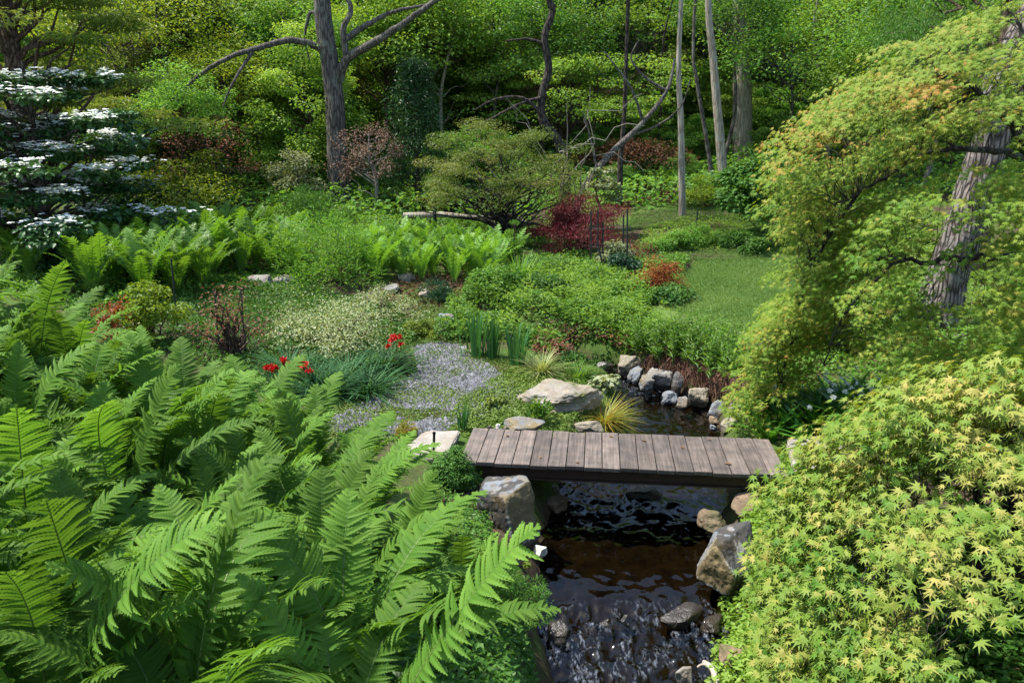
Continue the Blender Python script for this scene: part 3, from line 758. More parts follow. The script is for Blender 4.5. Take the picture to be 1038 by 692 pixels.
tree('leaning_stem', 'pale grey stem leaning to the right above the red weeping maple', 'tree', b2, tk, [.14, .11, .09, .08, .065, .05, .03], [], 1, 0, .1, FOLD, M['g_bright'], M['bark_grey'], 13, extra=ex)
b3 = UX(585, 21); m_ = MB(); rg = np.random.default_rng(9)
for k in range(9):
    a = rel(PY(rg.uniform(560, 600), rg.uniform(150, 205), 21), b3); c = rel(PY(rg.uniform(500, 690), rg.uniform(85, 175), 20.5 + rg.uniform(-.4, .4)), b3)
    if k < 3: a = np.array([rg.normal(0, .1), 0, -.1])
    V, F = tube(bend(rg, a, c, .12, .06, 9), np.linspace(.018, .005, 9), 5); m_.add(V, F, .5, 0, True)
tag(m_.obj('bleached_branches', M['dead_twig'], None, b3), 'tangle of thin bleached bare twigs round the crooked dark trunk', 'dead shrub')

def pole_tree(name, label, px, Y, rad, bark, seed, top=11, crown=None, nl=40, group=None, r=2.2, extra=None):
    b = UX(px[0][0], Y); tk = pts_rel(px, Y, b); tk[0] = np.array([0, 0, -.2]); e = tk[-1].copy(); e[2] = max(top, e[2] + 1.5); tk.append(e)
    rg = np.random.default_rng(seed)
    return tree(name, label, 'tree', b, tk, np.linspace(rad, rad * .5, 6), high_crown(rg, e, r, 7) if crown else [], (.8, .8, .45), nl, .13, FOLD, crown or M['g_bright'], bark, seed, group, lk=LK_HI, zlo=.85, extra=extra, sides=10)
pole_tree('slim_tree', 'slim pale trunk standing on the grass behind the low hedge', [(692, 220), (691, 170), (690, 120), (688, 60)], 23, .11, M['bark_pale'], 21, 7.5, M['g_bright'])
pole_tree('slim_tree', 'tall thin tan trunk beside the thickest pale trunk', [(735, 193), (729, 130), (724, 70), (718, -15)], 27, .165, M['bark_pale'], 22, 11, M['g_mid'])
pole_tree('thick_tree', 'thickest pale grey trunk on the hillside with leafy branches across it', [(753, 160), (753, 110), (752, 50), (751, -15)], 31, .40, M['bark_pale'], 23, 14, M['g_bright'], r=3,
          extra=None)
pole_tree('slim_tree', 'thin grey sapling leaning left of the tall tan trunk', [(724, 186), (716, 140), (706, 80), (703, 40)], 28, .08, M['bark_grey'], 24, 9, M['g_mid'])
pole_tree('slim_tree', 'straight white trunk high on the hillside above the lime maple', [(614, 80), (613, 50), (612, -15)], 38, .13, M['bark_pale'], 25, 10, M['g_bright'])
pole_tree('slim_tree', 'pale trunk slanting to the left at the top of the hillside', [(536, 80), (527, 50), (513, 5), (510, -10)], 40, .22, M['bark_pale'], 26, 10, M['g_lime'])
pole_tree('slim_tree', 'grey upright trunk just beside the slanting pale trunk', [(539, 76), (539, 40), (538, -12)], 42, .16, M['bark_grey'], 27, 10, M['g_bright'])
pole_tree('slim_tree', 'dark slender trunk standing in the shade left of the slim pale trunk', [(628, 204), (629, 160), (633, 110)], 25, .1, M['bark_dark'], 28, 7, M['g_mid'], 200)
pole_tree('slim_tree', 'grey trunk far up the hillside behind the bright green trees on the right', [(878, 60), (874, 30), (870, -12)], 44, .22, M['bark_grey'], 29, 11, M['g_bright'])

# furrowed leaning trunk behind the Japanese maple
b = UX(944, 12.3); b[2] -= .1
tk = pts_rel([(942, 345), (955, 300), (972, 245), (990, 190), (1003, 150), (1025, 60)], 12.3, b) + [np.array([2.6, .5, 8.5]), np.array([3.4, .6, 13])]
rg = np.random.default_rng(15)
tree('furrowed_tree', 'thick leaning trunk with deeply furrowed grey bark behind the yellow-green maple', 'tree', b, tk, [.40, .31, .28, .27, .26, .24, .2, .12],
     high_crown(rg, (3.6, .8, 12), 3.0, 12), (1., 1., .4), 120, .14, FOLD, M['g_mid'], M['bark_pine'], 31, lk=LK_HI, zlo=.85, rough=.22, sides=36)

# feathery conifer, top left
b = UX(38, 19); rg = np.random.default_rng(16); cs = []
for k in range(120):
    h = rg.uniform(2.6, 9); l = (9.8 - h) * .62 * rg.uniform(.35, 1); a = rg.uniform(0, 6.28)
    cs.append((math.cos(a) * l, math.sin(a) * l, h - .05 * l))
tree('feathery_conifer', 'feathery olive conifer with thin level branches at the top left corner', 'tree', b, [(0, 0, -.2), (.05, 0, 3), (0, .05, 7), (0, 0, 11)], [.24, .2, .13, .04], np.array(cs),
     (.75, .75, .09), 300, .16, NARROW, M['g_olive'], M['bark_brown'], 32, lk=dict(up=1.2, out=.1, rnd=.35, droop=.15), zlo=.1, r0=.3)

# white dogwood with tiered branches, left
b = UX(52, 16.2); rg = np.random.default_rng(17); cs = []
for k in range(74):
    h = rg.uniform(.9, 3.9); L = 2.6 * (1 - ((h - 1.3) / 3.2) ** 2 * .75) * rg.uniform(.25, 1) if h > .9 else 1
    a = rg.uniform(0, 6.28); cs.append((math.cos(a) * L, math.sin(a) * L, h + .25 - .24 * L))
cs = np.array(cs)
t = tree('flowering_dogwood', 'dark green tree with level tiers of white blossom at the left edge', 'tree', b, [(0, 0, -.2), (.05, 0, 1.2), (0, .05, 2.6), (0, 0, 3.9)], [.11, .09, .06, .02], cs,
         (.50, .50, .10), 210, .12, BROAD, M['g_dark'], M['bark_dark'], 33, lk=dict(up=1.2, out=.3, rnd=.3, droop=.1), zlo=.15)
mb = MB(); up = cs[(rg.uniform(size=len(cs)) < .85) & (cs[:, 2] > .9)]
N = 80; k = np.repeat(np.arange(len(up)), N); p = up[k] + rg.normal(0, 1, (len(k), 3)) * np.array([.26, .26, .04]) + np.array([0, 0, .12])
for q in range(4):
    a = q * math.pi / 2 + .3; d = np.tile([math.cos(a), math.sin(a), .05], (len(p), 1)) + rg.normal(0, .15, (len(p), 3))
    if q == 0:
        kk = vnoise(p * np.array([2.6, 2.6, 1.5]), 77) > -.2; p = p[kk]; d = d[kk]
    scatter(mb, tpl_oval(.42, .02, .05), p, d, np.array([0, -.35, 1.]) + rg.normal(0, .2, (len(p), 3)), .066, rg.uniform(.2, 1, len(p)))
mb.obj('blossom', M['white_bloom'], t)

# olive spreading maple in the middle
b = UX(512, 20); rg = np.random.default_rng(18)
cs = dome(rg, 150, 2.3, 1.8, 1.95, -.05, .62) + np.array([-.15, 0, 1.1])
ex = [([(.0, 0, .35), (-.6, -.1, .62), (-1.3, -.2, .72), (-2.1, -.1, .85)], .05, .012), ([(.0, 0, .3), (.7, -.2, .55), (1.5, -.4, .25), (2.0, -.5, .1)], .045, .012), ([(0, 0, .2), (-.25, 0, .9), (-.6, .1, 1.6)], .06, .02)]
tree('spreading_maple', 'broad olive-green maple with low crooked branches in the middle of the garden', 'tree', b, [(0, 0, -.1), (.05, 0, .4), (-.12, 0, .9), (.05, .1, 1.7)], [.1, .085, .07, .03], cs, (.36, .36, .13), 190, .062, STAR5, M['g_olive'], M['bark_maple'], 34,
     lk=dict(up=1.0, out=.45, rnd=.45, droop=.4, ts=.24), zlo=.2, extra=ex, keep=.5)
b = UX(508, 21.5); m_ = MB(); rg = np.random.default_rng(19)
V, F = tube(curve([(-2.6, .1, .42), (-1.6, 0, .46), (-.6, -.1, .38), (.3, -.2, .42), (1.0, -.3, .05)], 6), np.linspace(.09, .05, 25), 8, .15, 4); m_.add(V, F, .5, 0, True)
V, F = tube(curve([(.1, -.2, .4), (.35, -.1, .15), (.45, 0, -.25)], 5), np.linspace(.07, .1, 11), 8, .15, 4); m_.add(V, F, .5, 0, True)
V, F = tube(curve([(-1.9, 0, .44), (-1.95, .05, .1), (-2.0, 0, -.25)], 5), np.linspace(.06, .07, 11), 8, .15, 4); m_.add(V, F, .5, 0, True)
tag(m_.obj('fallen_branch', M['bark_pale'], None, b), 'pale fallen branch lying level behind the bright fern bed', 'branch')

# lime maple up the hill, and other trees and shrubs that stand out of the wooded slope
def hill_tree(name, label, u, Y, h, rx, rz, mat, seed, m=36, n=300, size=.13, flat=.4, tpl=FOLD, cat='tree', bark=None, cr=.36, low=-.45, zc=None, lk={}, group=None, tk=1.0):
    rg = np.random.default_rng(seed); b = UX(u, Y); zc = h - rz if zc is None else zc
    cs = dome(rg, m, rx, rx, rz, low, .45) + np.array([0, 0, zc])
    return tree(name, label, cat, b, [(0, 0, -.3), (.06 * h * rg.normal(), 0, h * .3), (.05 * h * rg.normal(), .1, h * .6), (0, 0, h * .85)], [.025 * h * tk, .02 * h * tk, .014 * h * tk, .005 * h * tk], cs,
                (rx * cr, rx * cr, rx * cr * flat), n, size, tpl, mat, bark or M['bark_brown'], seed, group, lk=dict(dict(up=1., out=.5, rnd=.4), **lk), zlo=.25)
hill_tree('lime_maple', 'large lime-green maple with layered foliage on the hillside above the crooked trunk', 578, 31, 4.0, 3.9, 2.0, M['g_lime'], 41, 130, 190, .12, .26, STAR5, zc=2.2, lk=dict(ts=.18, rnd=.5), cr=.22)
hill_tree('bright_tree', 'rounded bright green tree just left of the grey trunk', 296, 29, 6.0, 2.3, 2.6, M['h_fresh'], 42, 70, 330, .11, .6, lk=dict(ts=.2), zc=3.0)
hill_tree('olive_tree', 'tall lime green leafy tree behind the arching limb', 208, 33, 8.5, 3.8, 3.8, M['g_lime'], 43, 90, 260, .13, .45, zc=4.4)
hill_tree('pink_shrub', 'sparse pinkish tan shrub right of the grey trunk', 378, 23.8, 2.7, 1.0, 1.2, M['pinktan'], 44, 34, 75, .07, .6, cat='shrub', bark=M['dead_twig'])
hill_tree('redbrown_tree', 'reddish brown twiggy tree in the shade under the arching limb', 216, 23.5, 2.9, 1.2, 1.3, M['redbrown'], 45, 26, 48, .08, .5, bark=M['bark_dark'])
hill_tree('redleaf_tree', 'thin tree with sparse coppery red leaves near the top centre', 668, 35, 6.8, 2.2, 1.3, M['redbrown'], 46, 24, 110, .12, .4)
hill_tree('round_tree', 'bushy green tree on the lawn edge beside the tall maple', 772, 20.6, 2.05, 1.05, .95, M['g_mid'], 47, 46, 300, .10, .55, BROAD, zc=1.15, lk=dict(ts=.2))
hill_tree('pale_flower_shrub', 'small shrub with pale cream flower heads above the red maple', 604, 20.9, 1.9, .55, .6, M['g_pale'], 48, 14, 80, .09, .5, BROAD, 'shrub')
hill_tree('brown_shrub', 'dry brown-leaved shrub on the hillside beside the slim trunks', 640, 29, 1.6, 2.0, .6, M['redbrown'], 49, 30, 130, .1, .35, cat='shrub', zc=.7)
hill_tree('pale_shrub', 'pale creamy green bush at the foot of the grey trunk', 300, 24.2, 1.9, .8, .9, M['g_pale'], 50, 24, 170, .07, .6, cat='shrub', zc=.9)
hill_tree('lime_shrub', 'low lime green shrub under the arching bare limb', 192, 22.5, 1.6, 1.6, .8, M['g_yellow'], 51, 30, 200, .09, .4, cat='shrub', zc=.8)
hill_tree('lime_shrub', 'low yellow-green shrub at the foot of the tall tan trunk', 718, 24.6, .8, .8, .4, M['g_yellow'], 52, 20, 200, .06, .5, cat='shrub', zc=.35)
for j, (u, v, Y, rx, rz, mt, lab) in enumerate(((792, 46, 29.5, 2.7, 1.1, 'g_bright', 'airy bright green tree spreading across the thickest pale trunk'), (868, 62, 27.5, 2.3, 1.1, 'g_bright', 'airy green tree between the thickest pale trunk and the orange-tipped maple'),
    (640, 22, 33, 2.6, .9, 'g_lime', 'airy lime green crown high behind the dark crooked trunk'), (500, 18, 31, 2.6, .9, 'g_bright', 'airy bright crown at the top edge right of the grey trunk'),
    (420, 38, 30, 2.2, 1.2, 'g_lime', 'airy lime green tree behind the right-hand limbs of the grey trunk'), (262, 20, 30, 2.8, 1.0, 'g_lime', 'airy yellow-green tree above the long arched limb'), (140, 24, 27, 2.6, 1.1, 'g_yellow', 'airy yellow-green tree above the dogwood at the top left'),
    (730, 8, 30, 2.4, .7, 'g_mid', 'airy green crown hanging over the tan trunk at the top edge'), (930, 20, 25, 2.2, 1.0, 'g_mid', 'airy green tree behind the top of the orange-tipped maple'))):
    zt = PY(u, v, Y)[2] - H(*PY(u, v, Y)[:2]); hill_tree('airy_tree', lab, u, Y, zt + rz, rx, rz, M[{'g_bright': 'h_fresh', 'g_mid': 'h_mid'}.get(mt, mt)], 240 + j, 60, 85, .12, .45, FOLD, zc=zt, bark=M['bark_grey'], low=-.8, tk=.55, lk=dict(ts=.2))
def conifer(name, label, u, Y, h, r, mat, seed, n=110, nl=130, size=.12):
    rg = np.random.default_rng(seed); b = UX(u, Y); cs = []
    for k in range(n):
        z = rg.uniform(.08, 1) * h; L = r * (1 - z / h) ** .8 * rg.uniform(.55, 1.05) + .05; a = rg.uniform(0, 6.28); cs.append((math.cos(a) * L, math.sin(a) * L, z))
    return tree(name, label, 'tree', b, [(0, 0, -.2), (0, 0, h * .5), (0, 0, h)], [.09, .06, .01], np.array(cs), (r * .4, r * .4, r * .22), nl, size, NARROW, mat, M['bark_brown'], seed, lk=dict(up=.8, out=.6, rnd=.4, droop=.3), zlo=.02, r0=.25)
conifer('dark_conifer', 'narrow dark blue-green conifer right of the pinkish shrub', 424, 24.6, 4.2, 1.15, M['g_dark'], 61)
# hanging hemlock, top right
b = UX(985, 17); rg = np.random.default_rng(62); cs = []
for k in range(150):
    z = rg.uniform(4.6, 9.5); L = (12 - z) * .42 * rg.uniform(.4, 1); a = rg.uniform(0, 6.28); cs.append((math.cos(a) * L, math.sin(a) * L, z - .16 * L))
tree('hemlock', 'dark green hemlock with drooping sprays at the top right above the maple', 'tree', b, [(0, 0, -.2), (.1, 0, 4), (0, 0, 8), (0, 0, 12)], [.26, .2, .13, .03], np.array(cs), (.5, .5, .35), 330, .085, NARROW, M['g_mid'], M['bark_brown'], 63,
     lk=dict(up=.5, out=.5, rnd=.5, droop=1.1), zlo=.3, r0=.25)

# ------------------------------------------------------------------ the wooded hillside behind: understorey copied from six prototypes
def proto(kind, seed):
    rg = np.random.default_rng(seed)
    if kind == 'dome':
        h, rx, rz, flat, m, n, tpl, size, zc = 3.2, 1.9, 1.6, .45, 110, 190, FOLD, .115, 1.4
    elif kind == 'layered':
        h, rx, rz, flat, m, n, tpl, size, zc = 4.0, 2.4, 1.8, .30, 110, 180, OVAL, .12, 2.2
    elif kind == 'airy':
        h, rx, rz, flat, m, n, tpl, size, zc = 7.0, 2.5, 2.3, .55, 120, 95, FOLD, .13, 4.6
    else:
        h, rx, rz, flat, m, n, tpl, size, zc = 6.5, 2.1, 3.1, .5, 150, 190, FOLD, .12, 3.0
    cs = dome(rg, m, rx, rx, rz, -.55 if kind == 'airy' else -.95, .35) + np.array([0, 0, zc]); cs[:, 2] = np.maximum(cs[:, 2], .3)
    return tree('understory_tree', 'tmp', 'tree', (0, 0, 0), [(0, 0, -.4), (.1 * rg.normal(), .1, h * .3), (.15 * rg.normal(), 0, h * .6), (0, 0, h * .85)], [.08, .065, .045, .015], cs, (rx * .32, rx * .32, rx * .32 * flat),
                n, size, tpl, M['g_bright'], M['bark_brown'], seed, 'understorey trees on the wooded hillside', lk=dict(up=.8, out=.6, rnd=.6, ts=.24), zlo=.2)
PROT = [proto(k, 70 + i) for i, k in enumerate(['dome', 'layered', 'tall', 'airy', 'layered', 'airy'])]
COLS = [('h_fresh', 'bright green'), ('g_lime', 'lime green'), ('h_mid', 'mid green'), ('g_olive', 'olive green'), ('g_yellow', 'yellow-green'), ('g_dark', 'dark green')]
SHAPES = ['bushy rounded', 'flat-layered', 'tall leafy', 'open airy', 'flat-layered', 'open airy']
rg = np.random.default_rng(80); used = set(); cnt = 0
HOLES = [(596, 24), (692, 24), (735, 28), (753, 32)]
for Y, u0, du, smin, smax in ((24.5, -60, 90, .5, .75), (27.5, -60, 95, .65, .9), (31, -40, 82, .8, 1.1), (35.5, -30, 76, .9, 1.3), (41, -30, 74, 1.1, 1.5), (48, -20, 72, 1.3, 1.8), (57, -20, 76, 1.5, 2.1)):
    u = u0
    while u < 1100:
        uu = u + rg.uniform(-.3, .3) * du; yy = Y + rg.uniform(-1.3, 1.3); s = rg.uniform(smin, smax)
        u += du
        if Y < 33 and 585 < uu < 810: continue
        if Y < 26 and uu > 250: continue                     # the open glade and lit trunks
        if Y < 29 and 330 < uu < 450: continue
        q = rg.integers(6); wts = [.46, .30, .18, .02, .04, .0] if uu > 250 else [.36, .26, .14, .10, .14, .0]
        ci = rg.choice(6, p=wts)
        if Y > 30: q = rg.choice([3, 2, 3, 5, 5, 1])
        lab = f'{COLS[ci][1]} {SHAPES[q]} tree in the understorey of the wooded hillside'
        p = UX(uu, yy); o = PROT[q]
        if q not in used:
            used.add(q); o.location = p; o.rotation_euler = (0, 0, rg.uniform(0, 6)); o.scale = (s, s, s * rg.uniform(.85, 1.1)); o['label'] = lab
            c = [k for k in kids(o) if k.name.startswith('crown')][0]; c.material_slots[0].link = 'OBJECT'; c.material_slots[0].material = M[COLS[ci][0]]
        else:
            dup(o, p, rg.uniform(0, 6), (s, s, s * rg.uniform(.85, 1.1)), lab, {'crown': M[COLS[ci][0]]})
        cnt += 1
for (uu, yy, q, ci, s) in ((602, 30, 0, 0, .5), (640, 32, 1, 1, .55), (668, 30.5, 0, 2, .42), (706, 31, 0, 0, .5), (742, 33.5, 4, 1, .6), (775, 33, 0, 0, .7), (800, 30, 1, 2, .5), (655, 35, 4, 0, .7), (712, 35, 1, 1, .7), (690, 28.5, 0, 0, .3), (625, 27, 0, 2, .3)):
    dup(PROT[q], UX(uu, yy), rg.uniform(0, 6), (s, s, s), f'{COLS[ci][1]} {SHAPES[q]} tree in the understorey of the wooded hillside', {'crown': M[COLS[ci][0]]})
def drop(o):
    for c in kids(o): bpy.data.objects.remove(c)
    bpy.data.objects.remove(o)
for q, o in enumerate(PROT):
    if q not in used: drop(o)

# ground-hugging growth of the hillside and of the beds
def ground_cover(name, poly, n, size, hgt, mat, seed, tpl=FOLD, up=.9, kind='stuff', rough=.5, hs=1.6, keepout=True):
    rg = np.random.default_rng(seed); p = in_region(rg, poly, n)
    if keepout:
        d, hw, wz = stream_q(p[:, 0], p[:, 1]); p = p[d > hw + .12]
    f = .5 + .5 * fbm(np.stack([p[:, 0] * hs, p[:, 1] * hs, p[:, 0] * 0], -1), seed, 3)
    z = hz(p[:, 0], p[:, 1]); top = hgt * np.clip(f * 1.7 - .15, .12, 1.3)
    q = rg.uniform(0, 1, len(p)) ** .45
    P = np.stack([p[:, 0], p[:, 1], z + q * top], -1)
    g = np.stack([fbm(np.stack([p[:, 0] * hs + e, p[:, 1] * hs + k, p[:, 0] * 0], -1), seed, 2) for e, k in ((.2, 0), (0, .2))], -1) - (2 * f - 1)[:, None] * .7
    upv = nrm(np.concatenate([-g * 1.5 * q[:, None], np.full((len(p), 1), up)], 1) + rg.normal(0, rough, P.shape) )
    d = rg.normal(size=P.shape) * np.array([1, 1, .35]); d[:, 2] -= .1
    mb = MB(); scatter(mb, tpl, P, d, upv, size * rg.uniform(.6, 1.3, len(p)), np.clip(.25 + .5 * f + rg.normal(0, .16, len(p)), 0, 1))
    o = mb.obj(name, mat); return tag(o, kind=kind)
HILL = np.array([(-26, 24.2), (-9, 22.5), (0, 22.5), (3.5, 24), (9.5, 24.5), (22, 23), (34, 44), (-32, 44)])
ground_cover('undergrowth', HILL, 110000, .17, .75, M['h_fresh'], 91, hs=.7)

# thin saplings with sparse twiggy tops between the bushes
def sapling(seed, bark):
    r = np.random.default_rng(seed); h = 8.5; b_ = (0, 0, 0)
    tk = curve([(0, 0, -.4), (.15 * r.normal(), .1, 2.5), (.3 * r.normal(), .1, 5.5), (.4 * r.normal(), 0, h)], 5)
    cs = np.array([(np.interp(z, tk[:, 2], tk[:, 0]) + math.cos(a) * l, math.sin(a) * l, z) for z, a, l in zip(r.uniform(1.8, 8.6, 20), r.uniform(0, 6.28, 20), r.uniform(.4, 1.5, 20))])
    return tree('sapling', 'tmp', 'tree', b_, tk[::5], [.07, .06, .045, .02], cs, (.42, .42, .14), 60, .11, OVAL, M['g_bright'], bark, seed, 'thin saplings on the wooded hillside', lk=dict(up=1, out=.3, rnd=.4), zlo=.12, r0=.3)
rg = np.random.default_rng(95)
for q, (bk, bl, us) in enumerate(((M['bark_pale'], 'pale', [(452, 30), (838, 29), (262, 31), (905, 33), (640, 37), (120, 29)]), (M['bark_dark'], 'dark', [(402, 31), (496, 34), (806, 33), (172, 27), (955, 30), (664, 31)]), (M['bark_grey'], 'grey', [(468, 37), (282, 35), (862, 38), (712, 36), (590, 40), (60, 33)]))):
    pr = sapling(96 + q, bk)
    for i, (u, Y) in enumerate(us):
        p = UX(u, Y); mt = ('g_bright', 'g_lime', 'g_yellow')[rg.integers(3)]; s = rg.uniform(.75, 1.15)
        lab = f'thin {bl} sapling with sparse ' + {'g_bright': 'bright green', 'g_lime': 'lime green', 'g_yellow': 'yellow-green'}[mt] + ' leaves on the wooded hillside'
        if i == 0: pr.location = p; pr['label'] = lab; [setattr(c.material_slots[0], 'link', 'OBJECT') or setattr(c.material_slots[0], 'material', M[mt]) for c in kids(pr) if c.name.startswith('crown')]
        else: dup(pr, p, rg.uniform(0, 6), s, lab, {'crown': M[mt]}, tilt=(rg.normal(0, .05), rg.normal(0, .08)))
# ================================================================== bridge, slabs, stones
def build_bridge():
    A = np.array(PZ(465, 468, 0)); Bp = np.array(PZ(800, 482, 0)); ax = nrm(Bp - A); L = np.linalg.norm(Bp - A)
    rz = math.atan2(ax[1], ax[0]); dep = 1.0
    root = thing('footbridge', 'plank footbridge of weathered brown boards on a rusty beam across the stream', 'bridge', A, rz)
    rg = np.random.default_rng(1); n = 18; pw = L / n
    for k in range(n):
        V, F = box(pw - .009, dep + rg.uniform(-.025, .02), .042, .005)
        b = MB(); add_poly(b, V, F)
        for yy in (-dep / 2 + .11, dep / 2 - .11):
            for xx in (-pw * .25, pw * .25):
                a_ = np.linspace(0, 6.283, 7)[:-1]; b.add(np.stack([xx + rg.normal(0, .004) + .0065 * np.cos(a_), yy + rg.normal(0, .006) + .0065 * np.sin(a_), 0 * a_ + .0225], -1), np.arange(6)[None], .5, 1)
        o = b.obj('plank', [M['plank'], M['metal']], root, ((k + .5) * pw, dep / 2 + rg.uniform(-.006, .006), -.021 + rg.uniform(-.0025, .0025)))
        o.rotation_euler = (rg.normal(0, .003), rg.normal(0, .004), rg.normal(0, .004))
    for y in (.10, dep - .12):
        V, F = box(L - .28, .055, .12, .006); b = MB(); add_poly(b, V, F)
        V, F = box(L - .28, .10, .014, .003); b2 = V + np.array([0, 0, -.072]); add_poly(b, b2, F)
        b.obj('beam', M['steel'], root, (L / 2 + .1, y, -.109))
    return A, ax, L
def PZ(u, v, z):
    r = ray(u, v); t = (z - CAM_H) / r[2]; p = r * t; p[2] = z; return p
BR = build_bridge()
def slab(label, px, z, th, seed):
    pts = np.array([PZ(u, v, z)[:2] for u, v in px]); c = pts.mean(0)
    import bmesh
    bm = bmesh.new(); vs = [bm.verts.new((p[0] - c[0], p[1] - c[1], 0)) for p in pts]; f = bm.faces.new(vs)
    r = bmesh.ops.extrude_face_region(bm, geom=[f]); bmesh.ops.translate(bm, verts=[v for v in r['geom'] if isinstance(v, bmesh.types.BMVert)], vec=(0, 0, -th))
    bmesh.ops.recalc_face_normals(bm, faces=bm.faces)
    bmesh.ops.subdivide_edges(bm, edges=bm.edges[:], cuts=3, use_grid_fill=True)
    bmesh.ops.bevel(bm, geom=[e for e in bm.edges if e.calc_face_angle(0) > .6], offset=.012, segments=2, affect='EDGES')
    rg = np.random.default_rng(seed)
    for v in bm.verts: v.co += Vector(rg.normal(0, .004, 3))
    me = bpy.data.meshes.new('stone_slab'); bm.to_mesh(me); bm.free(); me.materials.append(M['rock_slab']); at_ = me.attributes.new('tint', 'FLOAT', 'POINT'); at_.data.foreach_set('value', np.full(len(me.vertices), .35, np.float32))
    o = bpy.data.objects.new('stone_slab', me); COL.objects.link(o); o.location = (c[0], c[1], z)
    return tag(o, label, 'paving slab')
slab('flat tan paving slab at the left end of the footbridge', [(405, 455), (430, 437), (466, 436), (456, 456), (440, 462)], -.01, .09, 3)
slab('pale stone slab at the right end of the footbridge, partly under maple leaves', [(806, 478), (798, 445), (842, 440), (872, 446), (868, 470)], .0, .10, 4)
slab('grey stone slab further right of the bridge end under the glossy leaf clump', [(846, 441), (850, 434), (900, 433), (905, 446), (876, 448)], .02, .10, 5)
slab('pale flat stone on the sunny ground right of the furrowed trunk', [(958, 345), (960, 325), (1020, 318), (1045, 322), (1045, 340)], .33, .10, 6)

def stone(label, u, v, w, d, h, seed, mat, rz=0, dz=0, cat='rock', name='rock', **k):
    p = G(u, v); p[2] += dz; return rock(name, label, p, w, d, h, seed, M[mat], rz, cat=cat, **k)
def stone_at(label, p, w, d, h, seed, mat, rz=0, cat='boulder', name='boulder', **k):
    return rock(name, label, p, w, d, h, seed, M[mat], rz, cat=cat, **k)
stone_at('big angular grey boulder with a mossy brown face under the left end of the bridge', PZ(513, 544, -.52), .70, .60, .56, 7, 'rock_grey', 0, sink=0, soft=26, sub=5, pl=[(-.5, -.8, .2, .72), (.75, -.55, .38, .60), (-.9, .1, .2, .8), (.1, .9, .1, .8), (-.05, -.1, 1, .66), (0, 0, -1, .7), (.9, .3, .1, .8)], stain=(.75, -.55, .38), wet=.09)
stone_at('large grey boulder with a tan side on the right bank in front of the bridge', PZ(737, 598, -.66), .54, .56, .62, 12, 'rock_grey', 0, sink=.02, soft=22, sub=5, pl=[(-.75, -.62, -.12, .72), (.25, -.62, .72, .62), (-.3, .1, .95, .74), (.9, -.2, .1, .8), (0, .9, .2, .8), (0, 0, -1, .75), (.4, -.85, -.3, .78), (-.8, .3, .4, .74)], stain=(-.75, -.62, -.12), wet=.1)
stone_at('rounded brown stone under the right end of the bridge', PZ(756, 520, -.42), .34, .34, .25, 14, 'rock_brown', .4, sink=.1)
stone_at('flat mossy brown rock half under the bridge behind the large right boulder', PZ(717, 533, -.55), .36, .34, .18, 16, 'rock_brown', .2, sink=.1)
stone('brown rock deep in the shade under the left end of the bridge', 565, 520, .34, .3, .2, 18, 'rock_brown', .2, .06)
stone('small pale stone at the water edge below the left boulder', 546, 572, .15, .14, .13, 19, 'rock_white', .3, .10)
stone('dark brown stone on the bank beside the small pale stone', 518, 575, .22, .2, .17, 20, 'rock_brown', .9, .02)
p = PZ(566, 425, -.22); stone_at('long flat tan ledge of rock beside the gravel behind the bridge', p + np.array([.0, .45, 0]), 1.15, 1.05, .36, 23, 'rock_tan', .35, cat='boulder', flat_top=(.05, -.12, 1), soft=26, sink=.12, sub=5, planes=6, rough=.085)
stone_at('flat blue-grey stone just behind the left half of the bridge', PZ(531, 434, -.06), .52, .42, .16, 24, 'rock_grey', .3, 'rock', 'rock', flat_top=(.1, -.1, 1), sink=.2)
stone_at('low tan stone between the grass tuft and the bridge planks', PZ(598, 434, -.1), .3, .26, .12, 25, 'rock_tan', .6, 'rock', 'rock')
stone_at('upright grey rock with a dark foot at the far end of the gravel', PZ(452, 338, .1), .26, .24, .36, 26, 'rock_grey', .2, 'rock', 'rock', sink=.1)
stone_at('small dark stone below the upright grey rock by the gravel', PZ(447, 343, .06), .22, .2, .2, 27, 'rock_wet', .9, 'rock', 'rock')
stone_at('bright white pebble behind the bridge near the flat grey stone', PZ(505, 433, -.03), .07, .06, .055, 28, 'rock_white', .2, 'pebble', 'pebble', sub=3)
stone_at('black pebble beside the white pebble behind the bridge', PZ(496, 434, -.03), .08, .06, .05, 29, 'rock_wet', .2, 'pebble', 'pebble', sub=3)
stone_at('grey pebble right of the white pebble behind the bridge', PZ(513, 434, -.03), .06, .05, .04, 30, 'rock_grey', .2, 'pebble', 'pebble', sub=3)
